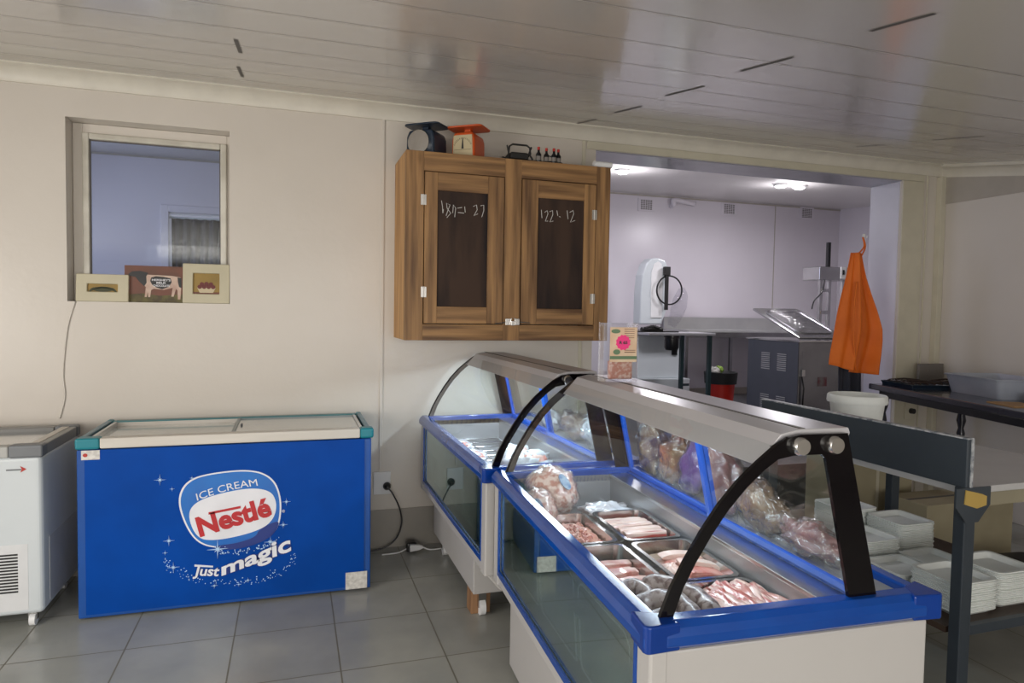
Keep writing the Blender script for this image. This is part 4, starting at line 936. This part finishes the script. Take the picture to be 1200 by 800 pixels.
ST=[(2.68,2.10,16,'tall stack touching the grey leg'),(2.945,2.12,17,'tall stack right of the grey leg'),(2.70,2.38,7,'low stack left behind the leg'),(2.965,2.42,6,'low stack right behind the leg'),
    (2.78,2.66,13,'stack beside the black frame'),(3.05,2.70,19,'high stack before the cartons'),(2.92,2.94,21,'rearmost high stack')]
random.seed(5)
for X,Y,n,nm_ in ST:
    for k in range(n):
        ordn=('top','second','third','fourth','fifth','sixth','seventh','eighth','ninth','tenth','eleventh','twelfth','thirteenth','fourteenth','fifteenth','sixteenth','seventeenth','eighteenth','nineteenth','twentieth','twenty first')[n-1-k]
        if not used: o=tray0; used=True
        else: o=tray0.copy(); COL.objects.link(o)
        o.location=(X+random.uniform(-.003,.003),Y+random.uniform(-.003,.003),.3005+k*.0082); o.rotation_euler=(0,0,random.uniform(-.02,.02))
        top=(k==n-1)
        tag(o,'white foam tray, '+ordn+(' of the ' if top else ' from the top of the ')+nm_,'foam tray','foam trays stacked on the table shelf')
# cartons and black bag on the floor beyond the table
t=thing('carton','long open beige cardboard carton on the floor beyond the foam trays','box',(3.98,3.16,0),.0)
MB().box(-.36,.36,-.14,.14,0,.40).build('box_body','carton',t,bevel=.004)
MB().box(-.36,.36,-.012,.012,.40,.4015).build('box_seam','gap',t)
t=thing('carton','tall beige cardboard carton standing behind the foam tray stacks','box',(3.70,3.62,0),.0)
MB().box(-.30,.30,-.16,.16,0,.60).build('box_body','carton',t,bevel=.004)
MB().box(-.012,.012,-.161,-.16,.1,.6).build('tape_strip','trim',t)
tag(MB().blob((3.93,2.45,.09),(.42,.42,.12),.3,2,4,n=30,k=12,flat=-.088).build('black_bag','rubber',smooth=True),'black plastic sack lying on the floor right of the foam trays','bag')
# bucket + lid on the table
p=onZ(998,470,.86); 
t=thing('bucket','white plastic bucket with thick rim standing on the grey table behind its board','bucket',(2.99,2.955,.862))
MB().lathe([(0,0),(.115,0),(.138,.185),(.152,.187),(.155,.195),(.152,.225),(.146,.232),(.14,.228),(.128,.20),(.112,.006),(0,.004)],n=40).build('bucket_body','foam',t,smooth='auto')
t=tag(MB().lathe([(0,0),(.10,0),(.105,.004),(.105,.012),(.09,.012),(.088,.008),(0,.008)],n=32).build('round_lid',mat('grey_lid',(.35,.36,.34),.4),loc=(2.93,2.60,.955-.092),smooth='auto'),'round grey plastic lid lying on the table in front of the bucket','lid')
t.location=(2.90,2.66,.862)

# ------------------------------------------------------------ black table on the right
tr=math.radians(-15.9); TO=Vector((4.385,4.175,0))
def TP(x,y,z=0): return Matrix.Rotation(tr,3,'Z')@Vector((x,y,z))+TO
t=thing('side_table','black topped table with turned dark legs in the right corner','table',TO,tr)
MB().box(-.03,.74,-1.9,.02,.955,1.0).build('tabletop','blacktable',t,bevel=.008,seg=3)
MB().box(.03,.70,-1.85,-.03,.90,.955).build('table_apron','black',t)
for x,yy in ((.05,-.05),(.69,-.05),(.05,-1.83),(.69,-1.83)):
    MB().lathe([(0,.0),(.018,0),(.02,.3),(.022,.55),(.03,.62),(.02,.66),(.034,.72),(.024,.78),(.04,.84),(.045,.90),(0,.90)],(x,yy,0),16).build('leg','blacktable',t,smooth='auto')
# dark baking tray with burner grate
def grate(x,y,label,rz):
    o=thing('baking_tray',label,'tray',TP(x,y,1.0),tr+rz)
    MB().prism([(-.13,.0),(.13,.0),(.15,.03),(.145,.03),(.127,.004),(-.127,.004),(-.145,.03),(-.15,.03)],'y',-.19,.19).prism([(-.2,.03),(-.18,0),(-.178,.003),(-.195,.03)],'x',-.14,.14).prism([(.2,.03),(.18,0),(.178,.003),(.195,.03)],'x',-.14,.14).build('tray_body','darkblue',o)
    b=MB()
    for i in range(5):
        u=-.11+i*.055; b.tube([(u,-.16,.034),(u+.01*math.sin(i),0,.040),(u,.16,.034)],.006,6)
    for i in range(4): v=-.14+i*.09; b.tube([(-.12,v,.040),(0,v,.046+.004*(i%2)),(.12,v,.040)],.006,6)
    b.build('grate_bars','rust',o)
grate(.20,-.20,'dark baking tray holding rusty grate bars at the corner end of the black table',0)
grate(.53,-.22,'second dark tray of rusty grate bars beside the grey metal box',.1)
tag(MB().box(-.13,.13,-.012,.012,0,.15).build('metal_plate','greycard',loc=(5.00,4.20,1.0),rz=0,bevel=.003),'dull grey metal plate propped in the corner behind the grate trays','plate')
t=thing('storage_tub','milky clear plastic storage tub with a lid resting on the black table','tub',TP(.45,-.72,1.0),tr)
b=MB(); o_=rpoly(-.20,.20,-.27,.27,.04); k=rpoly(-.17,.17,-.24,.24,.035); n=len(o_)
b.add([(p[0],p[1],0) for p in k]+[(p[0],p[1],.13) for p in o_]+[(p[0],p[1],.13) for p in rpoly(-.21,.21,-.28,.28,.045)]+[(p[0],p[1],.12) for p in rpoly(-.21,.21,-.28,.28,.045)],[tuple(range(n))]+[(r*n+j,r*n+(j+1)%n,(r+1)*n+(j+1)%n,(r+1)*n+j) for r in range(3) for j in range(n)])
b.build('tub_body','tub',t,smooth='auto',solid=.003)
MB().box(-.15,.15,-.22,.22,.004,.03).build('tub_liner','paper',t)
tag(MB().prism([(-.1,-.12),(.09,-.10),(.11,.10),(-.08,.13)],'z',0,.006).build('cardboard_piece',mat('orange_brown_card',(.42,.24,.09),.6),loc=TP(.17,-1.22,1.0),rz=tr),'flat orange brown piece of cardboard on the black table front edge','card')
tag(MB().box(-.05,.05,-.06,.06,0,.05).tube([(0,-.06,.03),(.0,-.08,.06),(.02,-.02,.08),(0,.03,.06)],.008).build('black_gadget','black',loc=TP(.42,-1.12,1.0),rz=tr,bevel=.01),'small black gadget with a cord beside the milky tub','gadget')
# ------------------------------------------------------------ sockets, plugs, cords
t=thing('wall_socket','white double wall socket plate on the cream wall right of the blue freezer','socket',(.545,YW,.415))
MB().box(-.055,.055,-.012,0,-.07,.075).build('socket_plate','plastic_white',t,bevel=.004)
MB().box(-.035,-.015,-.016,-.012,.045,.062).box(.015,.035,-.016,-.012,.045,.062).build('switch','plastic_white',t,each=True)
t=thing('power_cord','black plug and cord from the wall socket to the floor behind the blue freezer','cord',(.575,YW-.012,.40))
MB().lathe([(0,0),(.024,0),(.026,-.012),(.018,-.035),(.008,-.045),(0,-.045)],(0,0,0),18,'y').build('plug','black',t,smooth='auto')
def spl(P,k=8):
    P=[Vector(p) for p in P]; Q=[]
    for i in range(len(P)-1):
        p0=P[max(i-1,0)];p1=P[i];p2=P[i+1];p3=P[min(i+2,len(P)-1)]
        for j in range(k):
            u=j/k; Q.append(.5*((2*p1)+(-p0+p2)*u+(2*p0-5*p1+4*p2-p3)*u*u+(-p0+3*p1-3*p2+p3)*u**3))
    return Q+[P[-1]]
MB().tube(spl([(0,-.04,-.005),(.03,-.05,-.04),(.075,-.055,-.14),(.085,-.06,-.24),(.04,-.06,-.34),(-.06,-.06,-.388),(-.2,-.05,-.393)]),.005).build('cable','black',t,smooth=True)
t=thing('trailing_plug','white plug with dark adaptor lying on the tiles by the skirting','plug',(.73,4.19,0))
MB().box(-.045,.02,-.03,.035,0,.06).build('adaptor','black',t,bevel=.012,seg=3)
MB().prism([(-.03,.012),(.03,.02),(.055,.03),(.055,.04),(.03,.05),(-.03,.055)],'y',-.062,-.035).build('plug_body','plastic_white',t,bevel=.004)
MB().tube(spl([(.05,-.05,.035),(.10,-.05,.014),(.18,-.03,.008),(.28,0,.007)]),.0045).tube(spl([(-.04,-.01,.02),(-.10,-.03,.006),(-.2,-.04,.006)]),.0045).build('cable','plastic_white',t,smooth=True)
pts=[onY(x,y,YW-.006) for x,y in ((88,353),(80,380),(76,410),(74,440),(76,465),(70,490))]
tag(MB().tube(spl(pts),.0035).build('hanging_cable','railwhite',smooth=True),'thin cream cable hanging down the wall below the window ledge','cable')
t=thing('wall_socket','beige wall socket with a round black plug under the black table','socket',onY(1066,481,YW-.011)); 
MB().box(-.06,.06,-.012,0,-.07,.07).build('socket_plate','trim',t,bevel=.004); MB().lathe([(0,0),(.024,0),(.022,-.03),(0,-.03)],(0.0,-.012,0),18,'y').build('plug','black',t)

# ------------------------------------------------------------ back room
vent0=None
for i,(px,py,lab) in enumerate(((757,240,'white slotted air vent high on the back room wall nearest the wooden cabinet'),(854,245,'middle white slotted air vent on the back room wall'),(945,250,'white slotted air vent on the back room wall nearest the corner'))):
    p=onY(px,py,YF)
    if vent0 is None:
        vent0=thing('air_vent',lab,'vent',p,0,'air vents high on the back room wall'); o=vent0
        MB().box(-.13,.13,-.015,0,-.09,.09).build('vent_frame','farwall',o,bevel=.004)
        b=MB()
        for r in range(7):
            for c in range(5): b.box(-.088+c*.037,-.060+c*.037,-.0165,-.015,-.066+r*.020,-.054+r*.020)
        b.build('vent_slots','gap',o)
    else: o=copy_tree(vent0); o['label']=lab
    o.location=p
# ceiling pipe stub + joint
p=onY(789,237,YF-.05); tag(MB().tube(spl([(p.x,YF-.002,p.z-.05),(p.x,YF-.06,p.z-.03),(p.x+.02,YF-.06,p.z+.03),(p.x+.35,YF-.05,p.z+.0)]),.035,12).build('pipe_stub','farwall',smooth=True),'white bent pipe stub at the top of the back room wall','pipe')
# round ceiling lights
def bceil(y): return 2.98+(3.21-2.98)*(y-YW-T)/(YF+.2-YW-T)
for i,(x,y) in enumerate(((3.45,6.75),(5.55,6.75),(5.82,6.75))):
    t=thing('ceiling_light',('round white ceiling light at left behind the top of the wooden cabinet','left one of the two close ceiling lights under the opening edge','right one of the two close ceiling lights under the opening edge')[i],'lamp',(x,y,bceil(y)),0,'back room ceiling lights')
    MB().lathe([(0,-.03),(.075,-.03),(.085,-.02),(.085,0),(0,0)],n=24).build('light_body','plastic_white',t,smooth='auto')
    MB().lathe([(0,-.045),(.05,-.043),(.062,-.031),(0,-.031)],n=24).build('lit_lens','farlamp',t,smooth='auto')
# stainless bench
bz=1.315
t=thing('steel_bench','long stainless steel bench with raised backsplash along the back room wall','bench',(0,0,0))
MB().box(5.02,7.6,7.85,8.44,bz-.03,bz).build('benchtop','benchsteel',t,bevel=.003)
MB().box(5.02,7.6,8.44,8.46,bz-.03,bz+.17).build('backsplash','benchsteel',t)
MB().box(5.02,7.6,7.86,7.88,bz-.10,bz-.03).build('front_apron','steeldark',t)
for x in (5.06,6.1,7.52):
    for yy in (7.92,8.38): MB().box(x-.02,x+.02,yy-.02,yy+.02,FZ,bz-.03).build('leg','steeldark',t)
# table by the bandsaw
t=thing('prep_table','pale topped prep table with dark green legs beside the bandsaw','table',(0,0,0))
p=onY(760,388,7.0); q=onY(833,391,7.0)
MB().box(p.x-.05,q.x,6.9,7.45,1.275,1.305).build('tabletop',mat('pale_tabletop',(.42,.42,.44),.3),t,bevel=.004)
for x,yy in ((q.x-.05,6.95),(onY(799,400,7.4).x,7.4)): MB().box(x-.022,x+.022,yy-.022,yy+.022,FZ,1.275).build('leg',mat('dark_green_leg',(.02,.045,.05),.4),t)
MB().box(onY(799,400,7.4).x,q.x-.03,7.39,7.41,.62,.65).build('stretcher','slate',t)
tx0,tx1=p.x,q.x
t=thing('meat_mincer','black hand mincer lying on the prep table in front of the bandsaw','mincer',(tx0+.15,7.12,1.305))
MB().tube([(-.18,0,.03),(.1,0,.03)],.028,12).tube([(-.02,0,.03),(-.02,0,.085)],.035,12).build('barrel','iron',t)
MB().tube([(-.16,-.05,.05),(-.05,-.05,.075),(.05,-.03,.05)],.014).box(-.2,.28,-.08,.08,0,.014).build('crank','iron',t)
t=thing('hanging_motor','black motor housing hanging below the prep table edge','motor',(tx0+.30,6.98,1.10))
MB().lathe([(0,0),(.07,0),(.085,.03),(.085,.14),(.095,.15),(.095,.174),(0,.174)],n=20).build('housing','black',t,smooth='auto')
# bandsaw
p0=onY(750,400,7.75); 
t=thing('bandsaw','white butcher bandsaw with tall rounded wheel housing by the back room wall','bandsaw',(0,0,0))
Yb=7.75
def bb(px,py): p=onY(px,py,Yb); return (p.x,p.z)
l0,_=bb(744,440); r1,_=bb(802,440)
MB().box(l0,r1+.02,Yb-.1,Yb+.45,FZ,bb(770,443)[1]).build('base','white',t,bevel=.01)
MB().box(bb(748,400)[0],bb(799,400)[0],Yb,Yb+.35,bb(770,443)[1],bb(770,393)[1]).build('column','white',t,bevel=.008)
hp=[bb(*q) for q in ((751,380),(752,345),(754,322),(759,308),(765,302.5),(773,302),(781,305),(784,312),(784,345),(782,365),(776,380))]
MB().prism(hp,'y',Yb+.02,Yb+.22).build('wheel_housing','white',t,bevel=.02,seg=3)
hp2=[bb(*q) for q in ((763,372),(764,320),(767,309),(772,306),(776,309),(777,340),(776,372))]
MB().prism(hp2,'y',Yb+.01,Yb+.02).build('housing_rib','plastic_white',t)
c=bb(783,340); MB().tube([(c[0]+.185*math.cos(a*math.pi/16),Yb-.03,c[1]+.185*math.sin(a*math.pi/16)) for a in range(32)],.011,8,closed=True).build('blade_wheel','black',t,smooth=True)
a=bb(780,318); e=bb(779,363)
MB().box(a[0]-.022,a[0]+.022,Yb-.05,Yb-.02,e[1],a[1]).box(a[0]-.04,a[0]+.04,Yb-.06,Yb-.0,a[1]-.05,a[1]+.06).build('blade_guide','iron',t,bevel=.004)
hp3=[bb(*q) for q in ((782,380),(788,350),(795,338),(801,337),(805,345),(804,360),(797,375),(790,384))]
MB().prism(hp3,'y',Yb-.02,Yb-.005).build('side_guard','film',t)
a=bb(742,384); e=bb(800,389)
MB().box(a[0],e[0],Yb-.15,Yb+.35,e[1]-.01,e[1]+.02).build('cutting_table','steeldark',t,bevel=.004)
a=bb(790,413); MB().box(a[0]-.04,a[0]+.04,Yb-.012,Yb,a[1]-.03,a[1]+.03).build('switch_box','black',t)
# red bin
p=onY(843.5,474,7.35)
t=thing('waste_bin','red plastic bin with black liner and scraps on the back room floor','bin',(p.x,7.35,FZ))
MB().lathe([(0,0),(.155,0),(.185,.40),(.175,.40),(.15,.01),(0,.01)],n=30).build('bin_body','red',t,smooth='auto')
MB().lathe([(.188,.31),(.198,.30),(.205,.40),(.21,.445),(.19,.45),(.17,.42),(.165,.30)],n=30).build('bin_liner','rubber',t,smooth='auto')
MB().lathe([(0,.33),(.16,.33),(.16,.38),(0,.39)],n=20).build('rubbish','gap',t)
MB().blob((-.11,-.02,.46),(.07,.05,.05),.5,3,2).build('paper_scrap','paper',t,smooth=True)
MB().blob((-.03,0,.47),(.05,.05,.05),.6,4,5).build('lettuce_scrap','leaf',t,smooth=True)
# vacuum packer
p=onY(937,400,5.85); VX,VY,VZ=p.x,5.85,p.z
t=thing('vacuum_packer','grey and stainless vacuum packing machine with an open domed clear lid','machine',(0,0,0))
fl=onX(878,396,VX); VD=min(fl.y-VY,.95); VW=.58
MB().box(VX-.012,VX,VY,VY+VD,FZ+.02,VZ).build('side_panel',mat('dark_blue_grey_panel',(.07,.075,.095),.4),t,bevel=.003)
b=MB()
for gx,gz in ((.30,.70),(.62,.70),(.30,.18),(.62,.18)):
    for i in range(9): b.box(VX-.0155,VX-.012,VY+VD*gx-.07,VY+VD*gx+.07,FZ+gz*(VZ-FZ)+i*.022-.06,FZ+gz*(VZ-FZ)+i*.022-.052)
b.build('louvres','dialgrey',t)
MB().box(VX,VX+VW,VY,VY+VD,FZ+.02,VZ-.01).build('cabinet','steeldark',t,bevel=.004)
MB().box(VX+.04,VX+VW-.04,VY-.004,VY,FZ+.08,VZ-.10).build('front_door','steeldark',t,bevel=.002)
MB().box(VX-.02,VX+VW+.02,VY-.02,VY+VD+.02,VZ-.01,VZ+.012).build('top_plate','steel',t,bevel=.003)
q0=Vector((VX-.02,VY-.01,VZ+.02)); ang=math.radians(22)
l=MB().prism([(-0,0),(VW+.04,0),(VW+.04,VD),(0,VD)],'z',0,.025); 
mx=Matrix.Translation(q0)@Matrix.Rotation(ang,4,'X')
l=l.xf(mx).build('lid_frame','steel',t,bevel=.004)
b=MB(); o_=rpoly(.07,VW-.03,.10,VD-.10,.09); i_=rpoly(.10,VW-.06,.13,VD-.13,.08); n=len(o_)
b.add([(p[0],p[1],.026) for p in o_]+[(p[0],p[1],.08) for p in i_]+[(p[0]*.8+.06,p[1]*.8+.08,.095) for p in i_],[(r*n+j,r*n+(j+1)%n,(r+1)*n+(j+1)%n,(r+1)*n+j) for r in range(2) for j in range(n)]+[tuple(2*n+j for j in range(n))])
b.xf(mx).build('dome','film',l,smooth='auto')
MB().tube([(p[0],p[1],.03) for p in o_],.008,6,closed=True).xf(mx).build('dome_seal','steeldark',l)
MB().tube([(VX+.03,VY-.01,VZ-.35),(VX+.05,VY-.03,VZ-.5),(VX+.045,VY-.02,VZ-.75)],.008).build('power_cable','black',t,smooth=True)
p=onY(935,440,5.83); MB().box(VX+.02,VX+.06,VY-.03,VY-.004,VZ-.37,VZ-.30).build('cable_gland','steel',t)
a=onY(963,447,VY); MB().box(a.x-.06,a.x+.06,VY-.008,VY-.004,a.z-.05,a.z+.05).build('warning_label',mat('red_grey_label',(.16,.04,.05),.5,col2=(.2,.2,.2),scale=14),t)
# steel machine behind (sausage filler) on stand
Yq=6.9
def fp(px,py): p=onY(px,py,Yq); return (p.x,p.z)
t=thing('sausage_filler','stainless box machine on twin steel posts in the back room corner','machine',(0,0,0))
a=fp(961,312); e=fp(998,329)
MB().box(a[0],e[0],Yq,Yq+.3,e[1],a[1]).build('machine_head','steel',t,bevel=.006)
q=fp(988,320); MB().box(q[0]-.04,q[0]+.05,Yq-.006,Yq,q[1]-.07,q[1]+.08).build('control_panel','plastic_white',t)
MB().box(q[0]-.015,q[0]+.015,Yq-.009,Yq-.006,q[1]-.02,q[1]+.04).build('switch','black',t,each=True)
for px in (966,976,992): x=fp(px,340)[0]; MB().box(x-.02,x+.02,Yq+.05,Yq+.09,FZ,e[1]).build('post','steel',t)
x0_=fp(966,340)[0]; x1_=fp(976,340)[0]
for py in (340,366): MB().box(x0_,x1_,Yq+.04,Yq+.05,fp(970,py+2)[1],fp(970,py-2)[1]).build('cross_bar','steel',t,each=True)
x=fp(979,300)[0]; MB().box(x-.02,x+.02,Yq+.10,Yq+.14,a[1],fp(979,283)[1]).build('top_rod','black',t)
MB().box(x0_-.1,fp(992,340)[0]+.1,Yq-.05,Yq+.35,FZ,FZ+.03).build('base_plate','steeldark',t)
MB().tube(spl([(fp(966,330)[0],Yq-.005,e[1]),(fp(962,342)[0],Yq-.02,fp(962,342)[1]),(fp(953,352)[0],Yq-.02,fp(953,352)[1]),(fp(950,362)[0],Yq-.02,fp(950,362)[1])]),.008).build('cable','black',t,smooth=True)
# orange apron on a hook
Ya=4.66
rows=[(296,998,1010.5),(300,997.5,1011),(310,996,1012),(325,993.5,1014),(345,989,1019),(365,985,1024.5),(385,982,1028.5),(400,979.5,1027),(415,976.5,1024),(424,975,1021.5),(431,974,1019)]
t=thing('apron','orange cotton apron hanging from a hook on the opening jamb','apron',(0,0,0))
Ya=4.30
def ap(u,v):
    k=v*(len(rows)-1); i=min(int(k),len(rows)-2); f_=k-i; r=[rows[i][j]*(1-f_)+rows[i+1][j]*f_ for j in range(3)]
    py=r[0]; px=r[1]+(r[2]-r[1])*u
    if v>.93: py+=7*(v-.93)/.07*min(1,u*2)-4*(v-.93)/.07*(1-u)
    amp=.012+.035*v
    y_=Ya-.07-.02*v+amp*math.sin(u*9+v*2)+amp*.5*math.sin(u*21+v*3)
    p=onY(px,py,Ya-.07); return (p.x,y_,p.z)
MB().grid(ap,48,34).build('apron_cloth','cloth_orange',t,smooth=True,solid=.006)
hk=onY(1011,278,Ya-.02); n0=onY(1004,299,Ya-.07); n1=onY(1010,299,Ya-.07)
MB().tube(spl([tuple(n0),(hk.x-.004,Ya-.04,(hk.z+n0.z)/2),tuple(hk),(hk.x+.004,Ya-.045,(hk.z+n1.z)/2),tuple(n1)]),.006).build('neck_strap','cloth_orange',t,smooth=True)
s0=onY(1003,325,Ya-.11); s1=onY(1002,437,Ya-.11)
MB().tube(spl([tuple(onY(1004,330,Ya-.12)),tuple(onY(1000,380,Ya-.14)),tuple(onY(1003,434,Ya-.14))]),.007).build('waist_tie','cloth_orange',t,smooth=True)
t=thing('coat_hook','small white wall hook on the jamb above the orange apron','hook',tuple(onY(1012,277,Ya-.004)))
MB().box(-.012,.012,-.006,.002,-.02,.02).tube([(0,-.004,-.01),(0,-.03,-.012),(0,-.034,.004)],.004).build('hook_body','plastic_white',t)
# dark overalls below
t=thing('dark_overalls','navy work clothes hanging behind the orange apron','clothes',(0,0,0))
Yo=4.42
def ov(u,v):
    p=onY(984+u*26,412+v*50-(6*abs(u-.5)),Yo); return (p.x,Yo+.02*math.sin(u*14)+.01*math.sin(u*31+v),p.z)
MB().grid(ov,40,20).build('cloth','cloth_dark',t,smooth=True,solid=.008)
